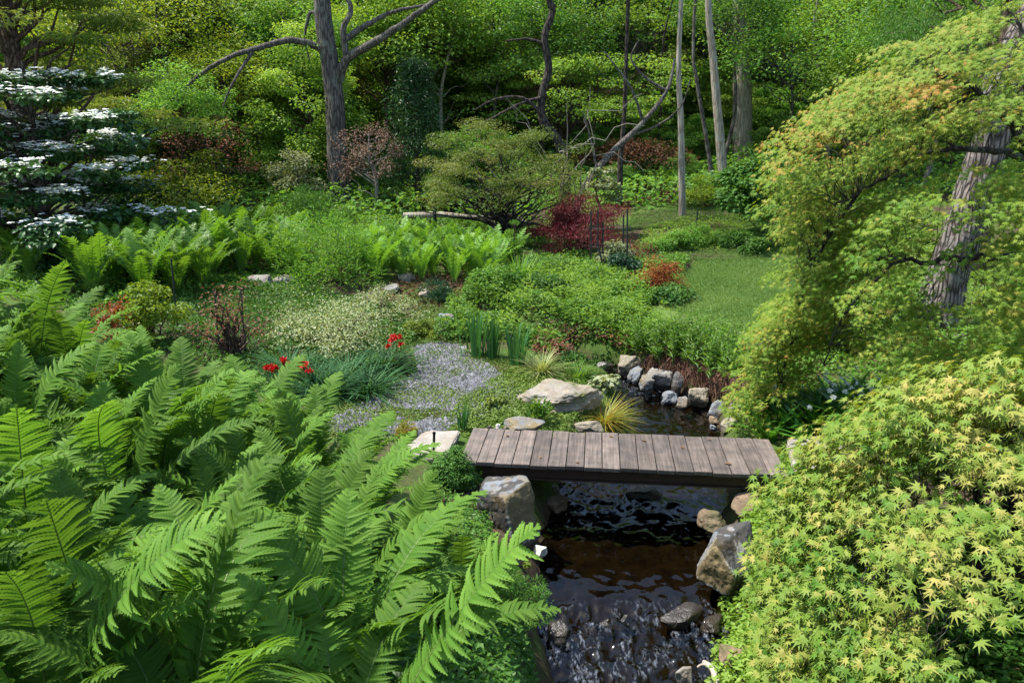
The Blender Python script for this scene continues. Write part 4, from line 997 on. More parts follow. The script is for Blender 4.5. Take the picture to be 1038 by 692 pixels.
# the stones along the right bank upstream
for lab, u, v, w, h, sd, mt, z in (
    ('flat-topped pale rock overhanging the dark water furthest upstream', 637, 382, .56, .34, 41, 'rock_tan', -.42),
    ('grey rock beside the overhanging pale rock upstream', 645, 390, .38, .3, 42, 'rock_grey', -.42),
    ('wide pale grey rock below the dry brown roots', 669, 396, .62, .34, 43, 'rock_pale', -.45),
    ('grey block leaning against the wide pale rock', 657, 398, .34, .26, 53, 'rock_grey', -.45),
    ('tall narrow pale stone standing between the roots and the stream', 688, 398, .22, .38, 44, 'rock_pale', -.42),
    ('slanting grey stone at the edge of the water upstream', 679, 412, .34, .22, 45, 'rock_grey', -.5),
    ('small pale stone touching the water left of the broad tan rock', 694, 415, .26, .18, 46, 'rock_pale', -.5),
    ('broad tan rock with a rounded top below the roots', 711, 413, .46, .30, 47, 'rock_tan', -.48),
    ('blue-grey stone right of the broad tan rock', 729, 424, .34, .26, 48, 'rock_grey', -.48),
    ('brown pebble at the foot of the blue-grey stone', 723, 430, .17, .12, 49, 'rock_brown', -.5),
    ('pale round stone under the hanging maple leaves', 745, 424, .3, .2, 50, 'rock_pale', -.36),
    ('jagged pale stone close behind the bridge on the right bank', 742, 438, .36, .2, 51, 'rock_tan', -.42),
    ('small grey pebble at the waterline behind the bridge', 724, 437, .14, .09, 52, 'rock_grey', -.5),
    ('pale stone tucked behind the right end of the planks', 764, 438, .3, .22, 54, 'rock_pale', -.32)):
    stone_at(lab, PZ(u, v, z) + np.array([0, w * .35, 0]), w * .86, w * .72, h * .98, sd, mt, sd * .7, 'rock', 'rock', sink=.20, planes=5, soft=40, rough=.08, wet=h * .42)
# stones in the stream bed
stone_at('dark wet rock splitting the little cascade near the bottom', PZ(690, 634, -.82), .44, .24, .17, 61, 'rock_wet', .45, 'rock', 'rock', sink=.1)
stone_at('low dark rock under the smooth spill of the cascade', PZ(627, 640, -.9), .34, .28, .16, 62, 'rock_wet', -.2, 'rock', 'rock', sink=.2)
stone_at('wet black stone at the right edge of the cascade', PZ(722, 640, -.83), .26, .22, .14, 63, 'rock_wet', .9, 'rock', 'rock', sink=.1)
stone_at('small dark stone sticking out of the water below the cascade', PZ(708, 662, -.88), .14, .12, .09, 64, 'rock_wet', .3, 'rock', 'rock', sink=.15)
stone_at('wet rock at the left bank below the fern tips', PZ(566, 650, -.88), .32, .3, .22, 65, 'rock_wet', .3, 'rock', 'rock', sink=.1)
stone_at('pale pointed stone beside the driftwood', PZ(693, 690, -.84), .16, .12, .13, 66, 'rock_pale', .3, 'rock', 'rock', sink=.1)
stone_at('brown stone on the right bank behind the driftwood', PZ(738, 672, -.75), .24, .2, .14, 67, 'rock_brown', .3, 'rock', 'rock', sink=.1)
stone_at('long dark rock awash in the riffle under the bridge', PZ(652, 505, -.68), .42, .26, .14, 68, 'rock_wet', .1, 'rock', 'rock', sink=.15)
stone_at('dark stone awash left of the riffle under the bridge', PZ(556, 505, -.66), .34, .26, .16, 69, 'rock_wet', .8, 'rock', 'rock', sink=.1)
stone_at('black rock in the little fall furthest upstream', PZ(612, 378, -.40), .36, .26, .2, 70, 'rock_wet', .1, 'rock', 'rock', sink=.1)
# flat grey stones beyond the bare reddish shrub
for i, (lab, u, v, w, h) in enumerate((('pale flat stone left of a pair behind the yellow shrub', 262, 288, .62, .24), ('pale grey stone right of a pair behind the yellow shrub', 290, 287, .5, .2),
    ('low pale stone in the bare patch in front of the fern bed', 398, 296, .5, .2), ('small tan stone in the bare patch below the fern bed', 430, 300, .36, .18), ('tan stone at the far side of the bare patch', 412, 285, .4, .2))):
    stone(lab, u, v, w, w * .8, h, 80 + i, 'rock_pale' if i < 3 else 'rock_tan', i * .7)
# driftwood
b = MB(); P = PZ(722, 690, -.80)
V, F = tube(curve([(-.04, .14, .07), (.0, .07, .075), (.02, .0, .05), (.03, -.12, .02)], 6), [.016, .019, .021, .022, .022, .022, .022, .023, .024, .024, .024, .024, .025, .025, .025, .025, .026, .026, .026][:19], 9, .3, 3); b.add(V, F, .5, 0, True)
V, F = tube(curve([(-.01, .09, .07), (-.06, .10, .075), (-.10, .085, .06)], 5), np.linspace(.014, .008, 11), 7, .3, 5); b.add(V, F, .5, 0, True)
tag(b.obj('driftwood', M['driftwood'], None, P), 'bleached white stick of driftwood in the stream at the bottom edge', 'driftwood')

# gravel: thousands of small stones nobody could count
rg = np.random.default_rng(101); p = in_region(rg, GRAVEL, 26000)
f = fbm(np.stack([p[:, 0] * 1.6, p[:, 1] * 1.6, p[:, 0] * 0], -1), 31, 3) + .22
edge = fbm(np.stack([p[:, 0] * 4, p[:, 1] * 4, p[:, 0] * 0], -1), 32, 3) * .3
p = p[(f + edge + rg.normal(0, .12, len(p))) > -.06]
O = np.array([(1, 0, 0), (0, 1, 0), (-1, 0, 0), (0, -1, 0), (0, 0, .7), (0, 0, -.7)], float); OF = np.array([(0, 1, 4), (1, 2, 4), (2, 3, 4), (3, 0, 4)])
n = len(p); a = rg.uniform(0, 6.28, n); sz = rg.gamma(4, .0036, n) + .005
V = O[None] * (1 + rg.normal(0, .22, (n, 6, 1))) * sz[:, None, None]
V = np.stack([V[..., 0] * np.cos(a)[:, None] - V[..., 1] * np.sin(a)[:, None], V[..., 0] * np.sin(a)[:, None] + V[..., 1] * np.cos(a)[:, None], V[..., 2]], -1)
V = V + np.stack([p[:, 0], p[:, 1], hz(p[:, 0], p[:, 1]) + .004], -1)[:, None]
mb = MB(); mb.add(V.reshape(-1, 3), (OF[None] + (np.arange(n) * 6)[:, None, None]).reshape(-1, 3), np.repeat(rg.uniform(0, 1, n), 6))
gm = leaf_mat('gravel_stone', (.07, .07, .072), (.175, .172, .185), (.28, .278, .30), 0, .8, .2)
tag(mb.obj('gravel', gm), kind='stuff')
ground_cover('moss', gpoly([(296, 442), (320, 415), (372, 388), (415, 372), (420, 345), (520, 365), (560, 395), (500, 436), (430, 448)]), 25000, .026, .03, M['moss'], 103, tpl=BROAD, hs=1.8)
ground_cover('leaf_litter', LITTER1, 2500, .07, .04, M['litter'], 104, hs=1)

# beams of dark pipe-like obelisk: a cage of black metal rods round a shrub
cb = G(617, 274); root = thing('plant_cage', 'cage of tall black metal rods round a small shrub beside the red maple', 'plant support', cb)
for i, (u, v0, v1) in enumerate(((599, 272, 214), (606, 276, 212), (632, 272, 218), (636, 268, 212), (611, 278, 225))):
    q = rel(PY(u, v0, cb[1] + (-.25 if i in (0, 3) else .2)), cb); q2 = rel(PY(u, v1, cb[1] + (-.25 if i in (0, 3) else .2)), cb)
    q[2] = H(*(q[:2] + cb[:2])) - cb[2] - .1; b = MB(); V, F = tube([q, (q + q2) / 2, q2], .019, 8); b.add(V, F, .5, 0, True)
    b.obj('rod', M['metal'], root)
b = MB()
for z in (.55, .95):
    a = np.linspace(0, 2 * np.pi, 25); V, F = tube(np.stack([.47 * np.cos(a), .3 * np.sin(a), 0 * a + z], -1), .007, 6); b.add(V, F, .5, 0, True)
b.obj('hoop', M['metal'], root)
b = MB(); q = rel(G(612, 281), cb); V, F = tube([q + [0, 0, -.1], q + [-.03, .02, .25], q + [-.11, .05, .6]], .02, 8); b.add(V, F, .5, 0, True); b.obj('rod', M['metal'], root)
def stake(label, u, v, h, mat='metal', r=.014, name='garden_stake', Y=None):
    p = G(u, v) if Y is None else UX(u, Y); b = MB()
    V, F = tube([(0, 0, -.15), (0, 0, h * .5), (.01, 0, h)], r, 8); b.add(V, F, .5, 0, True)
    V, F = tube([(.01, 0, h), (.01, 0, h + .02)], r * 1.3, 8); b.add(V, F, .5, 0, True)
    V, F = box(r * 3.2, r * 3.2, .05, .004); add_poly(b, V + np.array([0, 0, .03]), F)
    return tag(b.obj(name, M[mat], None, p), label, 'stake')
stake('thin black stake rising behind the ferns beside the yellow shrub', 181, 338, 1.15)
stake('dark green stake left of the pair in the bare reddish shrub', 223, 362, 1.0, 'stake')
stake('dark green stake right of the pair in the bare reddish shrub', 249, 357, .95, 'stake')
stake('short dark stake on the lawn under the slim pale trunk', 706, 232, .5, 'stake', .02)
stake('black post in front of the fallen branch behind the ferns', 441, 232, .9, 'metal', .05, Y=20.5)
stake('short bent black stake at the left end of the footbridge', 440, 472, .36, 'metal', .014)

# ================================================================== big maples on the right
def maple_branches(mb, rng, limb_pts, tips, r):
    LP = np.concatenate(limb_pts)
    for c in tips:
        d = np.linalg.norm(LP - c + np.array([0, 0, .25]), axis=1); k = np.argsort(d)[rng.integers(0, 4)]
        V, F = tube(bend(rng, LP[k], c, .10, .06, 6), np.linspace(r, r * .25, 6), 4); mb.add(V, F, .5, 0, True)
def sprays(mb, rng, cen, out, n, size, rad, thick, tb, tpl, droop=.5, ts=.12, upw=1.0, outw=.55, rnd=.28, sag=.34, nar=1.0):
    """flat sprays of star leaves shingled outward and down"""
    m = len(cen); k = np.repeat(np.arange(m), n); N = m * n
    o = nrm(np.asarray(out) * np.array([1, 1, .15]))[k]; s = np.stack([-o[:, 1], o[:, 0], 0 * o[:, 0]], -1)
    a = rng.uniform(-1, 1, N); l = rng.uniform(-1, 1, N); r = np.broadcast_to(rad, (m,))[k]
    pos = np.asarray(cen)[k] + s * (nar * a * r * (1 - .4 * np.abs(l)))[:, None] + o * (l * r)[:, None]
    pos[:, 2] += rng.normal(0, thick, N) - sag * r * (l * .5 + .5) ** 2 - .12 * r * a * a
    up = np.array([0, 0, upw]) + o * outw + rng.normal(0, rnd, (N, 3))
    d = o * .8 + s * a[:, None] * 1.0 + rng.normal(0, .35, (N, 3)); d[:, 2] = -droop + rng.normal(0, .2, N)
    t = np.clip(np.broadcast_to(tb, (m,))[k] + np.repeat(rng.normal(0, ts, m), n) + rng.normal(0, .13, N), 0, 1)
    scatter(mb, tpl, pos, d, up, size * rng.uniform(.62, 1.15, N), t)

rg = np.random.default_rng(120)
b = np.array([6.5, 8.8, H(6.5, 8.8)]); root = thing('weeping_maple', 'tall yellow-green maple with orange tips hanging down over the right bank', 'tree', b)
limbpx = [([(1090, 240), (1060, 190), (1038, 163), (1001, 152), (944, 153), (904, 175), (870, 195), (846, 209)], [8.8, 8.8, 8.7, 8.6, 8.5, 8.5, 8.5, 8.5], .05, .010),
          ([(1090, 230), (1055, 160), (1036, 140), (1012, 113), (975, 82), (930, 78)], [8.8, 8.9, 9.0, 9.0, 8.9, 8.8], .07, .015),
          ([(1090, 270), (1038, 258), (1000, 262), (962, 261), (938, 267), (918, 262), (890, 264)], [8.7, 8.3, 8.0, 7.9, 7.9, 7.9, 8.0], .05, .012),
          ([(1036, 140), (1034, 110), (1040, 60), (1030, 20)], [9.0, 9.1, 9.2, 9.3], .05, .015),
          ([(870, 195), (840, 240), (815, 290), (800, 350), (788, 410)], [8.5, 8.7, 9.0, 9.2, 9.3], .02, .008),
          ([(918, 262), (880, 290), (850, 330), (836, 370)], [7.9, 8.2, 8.6, 8.9], .02, .008)]
mb = MB(); LPs = []
tk = curve([(0, 0, -.2), (.05, 0, .8), (-.1, .05, 1.7), (-.05, 0, 2.9)], 6); V, F = tube(tk, np.linspace(.17, .09, len(tk)), 12, .15, 5); mb.add(V, F, .5, 0, True)
for px, Y, ra, rb in limbpx:
    q = curve(pts_rel(px, Y, b), 5); q[1:-1] += rg.normal(0, .012, (len(q) - 2, 3)); LPs.append(q)
    V, F = tube(q, np.linspace(ra, rb, len(q)), 8, .12, 6); mb.add(V, F, .5, 0, True)
def pix_in(poly, n, rng):
    return in_region(rng, np.array(poly, float), n)
R_TOP = [(1060, -12), (985, 2), (942, 34), (890, 42), (850, 78), (815, 112), (784, 130), (800, 158), (850, 172), (905, 170), (960, 150), (1060, 140)]
R_CUR = [(800, 150), (838, 175), (880, 172), (905, 195), (888, 235), (868, 270), (848, 300), (846, 330), (826, 365), (812, 425), (775, 440), (752, 398), (765, 345), (790, 290), (808, 240), (786, 196), (790, 160)]
R_RGT = [(905, 180), (1060, 150), (1060, 350), (1000, 362), (940, 372), (905, 395), (872, 345), (868, 285)]
cen = []; tb = []; out = []
for poly, n, y0, y1, t0 in ((R_TOP, 360, 7.6, 10.2, .42), (R_CUR, 430, 8.5, 10.3, .38), (R_RGT, 270, 7.2, 9.4, .36)):
    q = pix_in(poly, n, rg)
    for (u, v) in q:
        if poly is R_CUR:
            Y = rg.uniform(y0, y1) if v < 330 else rg.uniform(8.95, 9.9)
        else: Y = rg.uniform(y0, y1)
        if poly is R_RGT and 928 < u < 1005 and v < 330 and rg.uniform() < .86: continue
        if poly is R_TOP and 955 < u < 1035 and 70 < v < 152 and rg.uniform() < .5: continue
        if 812 < u < 912 and 352 < v < 445: continue
        if poly is not R_RGT and vnoise(np.array([u / 42, v / 15, 1.5]), 55) < (-.20 if poly is R_TOP else -.55): continue
        c = rel(PY(u, v, Y), b); cen.append(c); out.append((c[0] + .3, c[1] * .6 - .5, 0))
        o_ = math.exp(-(((u - 925) / 45) ** 2 + ((v - 82) / 18) ** 2)) * .33 + math.exp(-(((u - 825) / 36) ** 2 + ((v - 140) / 15) ** 2)) * .33
        tb.append(t0 + o_ + (.12 if rg.uniform() < .06 else 0))
cen = np.array(cen); tips = cen[rg.uniform(size=len(cen)) < .45]
maple_branches(mb, rg, LPs, tips, .0055)
mb.obj('trunk', M['bark_maple'], root)
c = MB(); sprays(c, rg, cen, out, 46, .088, .30, .022, np.array(tb), STAR7, droop=.6, ts=.13, sag=.7, nar=.62)
c.obj('crown', M['maple_far'], root)

rg = np.random.default_rng(121)
b = np.array([3.25, 5.0, H(3.25, 5.0)]); root = thing('mounded_maple', 'low mounded maple of large yellow-green star leaves filling the lower right corner', 'tree', b)
q = nrm(rg.normal(size=(5200, 3))); q = q[(q[:, 2] > -.28)]
rr = rg.uniform(.80, 1.0, len(q)) * (1 + .13 * vnoise(q * 3.6, 8)); C0 = np.array([3.36, 4.75, .36]) - b
cen = C0 + q * rr[:, None] * np.array([1.72, 1.75, 1.44])
wz_ = cen + b; keep = (vnoise(cen * np.array([2.6, 2.6, 5.5]) + 3, 12) > -.66) & (wz_[:, 2] > hz(wz_[:, 0], wz_[:, 1]) + .10) & (wz_[:, 0] > 1.90 - .20 * (5.6 - wz_[:, 1])) & ~((wz_[:, 0] > 2.05) & (wz_[:, 1] < 4.6) & (wz_[:, 2] < 1.0)) & (wz_[:, 1] > 2.6)
cen = cen[keep]; q = q[keep]
xs_ = np.stack([rg.uniform(1.58, 2.25, 420), rg.uniform(3.5, 5.3, 420), np.zeros(420)], -1); xs_[:, 2] = hz(xs_[:, 0], xs_[:, 1]) + rg.uniform(.22, .62, 420)
xs_ = xs_[xs_[:, 0] > 1.90 - .20 * (5.6 - xs_[:, 1]) + .05]; cen = np.concatenate([cen, xs_ - b]); q = np.concatenate([q, np.tile([[-.8, -.3, .1]], (len(xs_), 1)) + rg.normal(0, .2, (len(xs_), 3))])
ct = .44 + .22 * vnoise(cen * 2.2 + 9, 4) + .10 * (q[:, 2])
c = MB(); sprays(c, rg, cen, q, 10, .106, .17, .018, np.clip(ct, 0, 1), STAR7, droop=.46, ts=.17, upw=.9, outw=.5, rnd=.36)
c.obj('crown', M['maple_near'], root)
mb = MB(); LPs = []
V, F = tube(curve([(0, 0, -.2), (.04, .03, .3), (-.03, .05, .6)], 6), np.linspace(.09, .06, 13), 10, .15, 6); mb.add(V, F, .5, 0, True)
for k in range(11):
    a = k * .571 * 2; e = C0 + np.array([math.cos(a) * 1.15, math.sin(a) * 1.1, .5 + .35 * math.sin(k * 2.1)])
    p = bend(rg, (0, .03, .3 + .03 * k), e, .14, .07, 12); LPs.append(p); V, F = tube(p, np.linspace(.035, .01, 12), 7, .1, k); mb.add(V, F, .5, 0, True)
maple_branches(mb, rg, LPs, cen[rg.uniform(size=len(cen)) < .15], .004)
mb.obj('trunk', M['bark_maple'], root)

# dry leaves fallen on the boards
lf = MB(); scatter(lf, OVAL, np.zeros((1, 3)), np.array([(0., 1, 0)]), np.array([(0., 0, 1)]), .075, .6); lf0 = None
rg = np.random.default_rng(140)
for i, (u, v) in enumerate(((514, 442), (617, 441), (583, 468), (690, 452), (548, 462), (742, 470), (655, 447), (720, 446))):
    p = PZ(u, v, .012)
    if lf0 is None: lf0 = tag(lf.obj('fallen_leaf', M['litter'], None, p), 'small dry leaf lying on the boards of the footbridge', 'leaf', 'dry leaves on the footbridge')
    else: o = dup(lf0, p, rg.uniform(0, 6), rg.uniform(.6, 1.1))
# ================================================================== ferns in the foreground
rg = np.random.default_rng(200)
FR = []
for k in range(16):
    L = rg.uniform(.85, 1.15); th1 = (.95, 1.25, 1.5, 1.75, 1.35, 2.2)[k % 6] + rg.normal(0, .08)
    me, _ = frond_mesh(rg, L, rg.uniform(.135, .175), 48, 11, rg.uniform(.12, .38), th1, 'frond', M['fern'], M['rachis'], rg.normal(0, .14), True)
    FR.append(me)
def fern_plant(p, n, sc, seed, label, tilt=(0, 0), group='ostrich ferns massed on the left bank'):
    rg = np.random.default_rng(seed)
    root = thing('fern', label, 'fern', p, 0, group); root.rotation_euler = (tilt[0], tilt[1], rg.uniform(0, 6))
    for k in range(n):
        o = bpy.data.objects.new('frond', FR[rg.integers(len(FR))]); COL.objects.link(o); o.parent = root
        a = 2 * math.pi * (k + rg.uniform(-.32, .32)) / n; s = sc * rg.uniform(.78, 1.12)
        o.location = (.035 * math.cos(a), .035 * math.sin(a), -.02); o.rotation_euler = (rg.normal(0, .12), rg.normal(0, .12), a); o.scale = (s, s, s)
    return root
FERNS = np.array([(-6.4, 7.3), (-4.8, 7.3), (-3.3, 6.8), (-2.35, 6.7), (-1.45, 6.65), (-1.1, 6.0), (-.85, 5.3), (-.72, 4.5), (-.55, 3.7), (-.35, 2.9), (-.3, 2.1), (-3.6, 1.9), (-5.6, 3.4)])
pts = []; r2 = np.random.default_rng(201)
for t in range(9000):
    p = in_region(r2, FERNS, 1)[0]
    if all(np.hypot(*(p - q)) > .44 for q in pts): pts.append(p)
for i, p in enumerate(pts):
    edge = p[0] > -1.0 and p[1] > 4
    fern_plant((p[0], p[1], H(*p)), int(r2.integers(8, 12)), r2.uniform(.72, 1.0) * (.74 if edge else 1), 300 + i,
               'bright green ostrich fern in the dense foreground mass on the left bank', (r2.normal(0, .06), r2.normal(0, .06)))
fern_plant((-.62, 5.5, H(-.62, 5.5) + .02), 8, .62, 290, 'low fern whose frond tips hang over the stream at the edge of the mass', (0, .15), None)
fern_plant((-.36, 4.35, H(-.36, 4.35) + .02), 8, .74, 291, 'fern at the bottom edge reaching furthest out over the water', (0, .12), None)

# ferns of the middle distance
FM = [merge_fern(np.random.default_rng(400 + k), 11, 1.0, 'fern', M['fern_mid']) for k in range(4)]
def fern_patch(px, spacing, sc, label, group, seed, mat=None, zup=0):
    r = np.random.default_rng(seed); poly = gpoly(px); pl = []
    for t in range(3000):
        p = in_region(r, poly, 1)[0]
        if all(np.hypot(*(p - q)) > spacing for q in pl): pl.append(p)
    for p in pl:
        o = bpy.data.objects.new('fern', FM[r.integers(len(FM))]); COL.objects.link(o); o.location = (p[0], p[1], H(*p) + zup)
        s = sc * r.uniform(.85, 1.15); o.scale = (s, s, s); o.rotation_euler = (r.normal(0, .08), r.normal(0, .08), r.uniform(0, 6))
        if mat: o.material_slots[0].link = 'OBJECT'; o.material_slots[0].material = mat
        tag(o, label, 'fern', group)
fern_patch([(75, 292), (100, 262), (160, 252), (215, 255), (225, 275), (205, 298), (150, 305), (90, 305)], .44, 1.2, 'tall bright fern in the patch under the dogwood on the left', 'ferns under the dogwood', 410)
fern_patch([(210, 262), (235, 246), (300, 250), (300, 280), (240, 282)], .44, 1.1, 'fern in the bed left of the airy willow-like shrub', 'ferns left of the airy shrub', 411)
fern_patch([(352, 282), (360, 262), (420, 258), (500, 262), (520, 275), (490, 292), (430, 285), (385, 290)], .40, .88, 'pale green fern in the sunny bed in the middle of the garden', 'ferns of the sunny middle bed', 412, M['fern_pale'])
fern_patch([(0, 262), (20, 245), (60, 246), (64, 268), (30, 285)], .7, .95, 'fern in the shade under the dogwood blossom at the left edge', 'ferns in the left shade', 413)

# ================================================================== shrubs and clumps
def S(name, label, u, v, *a, **k): return shrub(name, label, G(u, v), *a, **k)
S('red_maple', 'weeping dark red lace-leaf maple beside the black cage', 592, 256, 1.25, .95, 1.12, 64, 230, .075, M['red'], 501, NARROW, M['bark_maple'], cat='tree', lk=dict(up=.8, out=.4, rnd=.45, droop=.7), flat=.4, cr=.34, low=.0)
S('rust_bush', 'small rounded rust-orange bush on the edge of the lawn', 664, 297, .50, .48, .50, 30, 260, .04, M['rust'], 502, OVAL, low=0, cr=.45)
S('dark_bush', 'low dark green skirt of leaves round the rust-orange bush', 668, 303, .62, .5, .22, 22, 180, .055, M['g_mid'], 503, BROAD, low=0)
S('caged_shrub', 'small green shrub with long leaves inside the black cage', 624, 272, .42, .4, .62, 14, 70, .16, M['g_pale'], 504, STRAP, lk=dict(droop=.4), low=0)
S('spiky_plant', 'dark leafy plant at the foot of the black cage', 632, 285, .3, .3, .5, 12, 60, .14, M['g_blue'], 505, STRAP, low=0)
S('airy_shrub', 'airy willow-like shrub with fine light green stems left of centre', 335, 286, 1.35, 1.0, 1.1, 80, 95, .085, M['g_bright'], 506, NARROW, cr=.30, inner=.25, low=-.05, nstem=22, lk=dict(up=.4, out=.3, rnd=.6, droop=-.5), flat=1.0)
S('airy_shrub', 'loose light green shrub behind the fern bed at the foot of the grey trunk', 318, 232, 1.3, 1.0, .9, 50, 170, .085, M['g_mid'], 507, NARROW, cr=.26, low=-.05, nstem=14, lk=dict(up=.5, out=.4, rnd=.6, droop=-.3))
S('variegated_bush', 'pale cream-variegated bush in the bed behind the dark strappy grass', 342, 350, 1.0, .8, .66, 60, 105, .038, M['g_pale'], 508, FOLD, cr=.42, low=-.05, nstem=16, lk=dict(ts=.25))
S('variegated_bush', 'looser cream-green sprays at the right of the variegated bush', 385, 320, .8, .6, .45, 34, 75, .038, M['g_pale'], 509, FOLD, cr=.3, low=-.05, nstem=10)
S('yellow_bush', 'bright yellow-green young shrub behind the foreground ferns', 158, 348, .36, .36, .85, 20, 110, .07, M['g_yellow'], 510, FOLD, cr=.3, low=.1, lk=dict(up=.5))
S('red_shoot_bush', 'small rusty red leafed bush left of the yellow-green shrub', 122, 350, .42, .35, .62, 14, 90, .06, M['rust'], 511, FOLD, cr=.3, low=.1)
b_ = S('bare_red_shrub', 'nearly bare shrub of thin reddish shoots round two green stakes', 238, 362, .62, .5, 1.05, 26, 26, .05, M['redbrown'], 512, FOLD, M['bark_brown'], cr=.34, low=.15, nstem=34)
S('dark_bush', 'dark glossy bush below the patch of ferns under the dogwood', 60, 272, .9, .6, .8, 26, 200, .10, M['g_dark'], 513, BROAD, low=-.05)
S('dark_bush', 'deep green bush in the shade at the right foot of the dogwood', 148, 222, 1.6, .8, .75, 34, 220, .11, M['g_dark'], 514, FOLD, low=-.05)
S('box_ball', 'small clipped box bush at the left end of the footbridge', 458, 492, .24, .24, .30, 40, 190, .026, M['g_mid'], 515, OVAL, cr=.34, low=-.1)
S('bank_herb', 'fine leafed green herb with tiny white flowers on the left bank', 512, 632, .30, .30, .30, 40, 190, .030, M['g_mid'], 516, NARROW, cr=.34, low=-.1, lk=dict(up=.4, droop=-.4))
S('stonecrop', 'yellowish stonecrop trailing on the bank below the left boulder', 492, 586, .30, .26, .12, 30, 110, .030, M['g_yellow'], 517, BROAD, cr=.3, low=-.05)
S('stonecrop', 'sparse stonecrop creeping down to the small pale stone', 522, 568, .16, .16, .08, 14, 80, .028, M['g_yellow'], 518, BROAD, cr=.3, low=-.05)
S('leafy_bush', 'rounded green bush at the left side of the wide leafy bed', 505, 302, .62, .5, .42, 30, 220, .06, M['g_bright'], 519, FOLD, low=-.05)
S('leafy_bush', 'dark green mound in the middle of the wide leafy bed', 552, 300, .5, .45, .40, 28, 220, .05, M['g_mid'], 520, FOLD, low=-.05)
S('small_conifer', 'small upright columnar yew in front of the red maple', 521, 278, .14, .14, .95, 30, 130, .05, M['g_bright'], 521, NARROW, cr=.3, low=-.2, lk=dict(up=.2, droop=-.9))
S('yellow_mound', 'small yellow-green mound beside the upright grey rock', 428, 340, .26, .22, .22, 20, 140, .035, M['g_yellow'], 522, FOLD, low=-.05)
S('blue_mound', 'grey-green cushion plant at the edge of the bare patch', 445, 305, .3, .3, .28, 20, 160, .05, M['g_blue'], 523, NARROW, low=-.05, lk=dict(up=.3, droop=-.6))
S('red_sage', 'low plant with rusty red tips above the iris leaves', 552, 344, .2, .18, .2, 12, 60, .04, M['rust'], 524, FOLD, low=.1)
S('hosta', 'small fresh green rosette below the rusty red tips', 553, 352, .2, .18, .14, 12, 26, .09, M['g_bright'], 525, BROAD, low=0)
S('young_hosta', 'small plant with upright folded green leaves beside the flat grey stone', 548, 430, .13, .12, .22, 9, 9, .15, M['g_bright'], 526, STRAP, low=.2, lk=dict(up=.4, droop=-.7))
S('hosta', 'white edged hosta rosette behind the orange grass', 614, 392, .22, .2, .14, 12, 22, .10, M['g_pale'], 527, BROAD, low=0)
S('yellow_plant', 'tiny golden yellow plant beside the paving slab', 411, 442, .12, .12, .12, 12, 60, .04, M['orange_grass'], 528, STRAP, low=0, lk=dict(up=.4, droop=-.6))
S('brown_rosette', 'small bronze-green rosette in the moss behind the bridge', 503, 412, .14, .12, .12, 10, 30, .05, M['g_olive'], 529, FOLD, low=0)
S('hedge', 'low clipped green hedge band across the lawn behind the rust bush', 697, 250, 1.25, .32, .34, 60, 260, .05, M['g_bright'], 530, FOLD, low=-.1, cr=.3)
S('dark_bush', 'dark clipped bush at the right end of the low hedge', 752, 252, .8, .5, .42, 34, 260, .06, M['g_mid'], 531, FOLD, low=-.1, cr=.35)
S('leafy_bush', 'green shrub under the hanging maple, left of the furrowed trunk', 900, 330, 1.1, .7, .62, 40, 190, .075, M['g_bright'], 532, FOLD, low=-.1)
S('leafy_bush', 'light green bush on the bank below the furrowed trunk', 845, 352, .8, .6, .42, 34, 190, .06, M['g_lime'], 533, FOLD, low=-.1)
S('dark_bush', 'low dark green shrub under the mounded maple in the lower right corner', 955, 640, .6, .4, .3, 30, 190, .05, M['g_mid'], 534, FOLD, low=-.1)

# glossy strap-leaved clumps under the hanging maple
def straps(name, label, u, v, n, L, w, mat, seed, lean=.5, droop=.5, spread=.15, cat='plant', flowers=None, dz=0):
    p = G(u, v); p[2] += dz; return clump(name, label, cat, p, seed, n, L, w, M[mat], lean, droop, spread)
t = thing('ramsons', 'lush clump of broad glossy green leaves with white flowers under the hanging maple', 'plant', G(852, 432))
mb = MB(); r = np.random.default_rng(601)
for k in range(40):
    q = r.normal(0, 1, 2) * np.array([.36, .28]); V0 = mb.n
    blades(mb, r, (q[0], q[1], H(t.location[0] + q[0], t.location[1] + q[1]) - t.location[2] - .02), 12, .58, .042, .42, .5, .05, .5)
mb.obj('foliage', M['g_shiny'], t)
def bloom_mesh(rg, n, size, rad, mat):
    mb = MB(); d = nrm(rg.normal(size=(n, 3))); d[:, 2] = np.abs(d[:, 2]) * .8
    scatter(mb, OVAL, d * rad * .15, d, np.array([0, 0, 1.]) + rg.normal(0, .3, (n, 3)), size, rg.uniform(0, 1, n)); return mb.mesh('bloom', [mat])
BW = bloom_mesh(r, 14, .042, .02, M['white_petal'])
for k in range(20):
    q = r.normal(0, 1, 2) * np.array([.36, .28]); o = bpy.data.objects.new('flower', BW); COL.objects.link(o); o.parent = t
    o.location = (q[0], q[1], H(t.location[0] + q[0], t.location[1] + q[1]) - t.location[2] + r.uniform(.44, .58)); o.rotation_euler = (r.normal(0, .4), r.normal(0, .4), r.uniform(0, 6))
straps('orange_grass', 'arching clump of orange and yellow-green grass behind the bridge', 612, 430, 620, .44, .0052, 'orange_grass', 611, .8, .75, .08)
straps('green_grass', 'dark green grass spilling over the bridge edge under the orange clump', 620, 436, 160, .36, .007, 'mondo', 612, .95, .8, .07)
straps('pale_grass', 'pale tuft of fine grass at the far side of the tan ledge', 549, 378, 420, .40, .006, 'pale_grass', 613, .8, .7, .08)
straps('pale_grass', 'small green tuft of fine grass by the stream right of the pale tuft', 585, 382, 240, .36, .006, 'g_bright', 614, .8, .7, .1)
straps('iris', 'tall stand of upright green iris leaves at the edge of the gravel', 483, 360, 70, .66, .016, 'iris', 621, .12, .1, .12)
straps('iris', 'second dense stand of iris leaves just right of the tallest one', 499, 362, 60, .62, .016, 'iris', 622, .12, .1, .09)
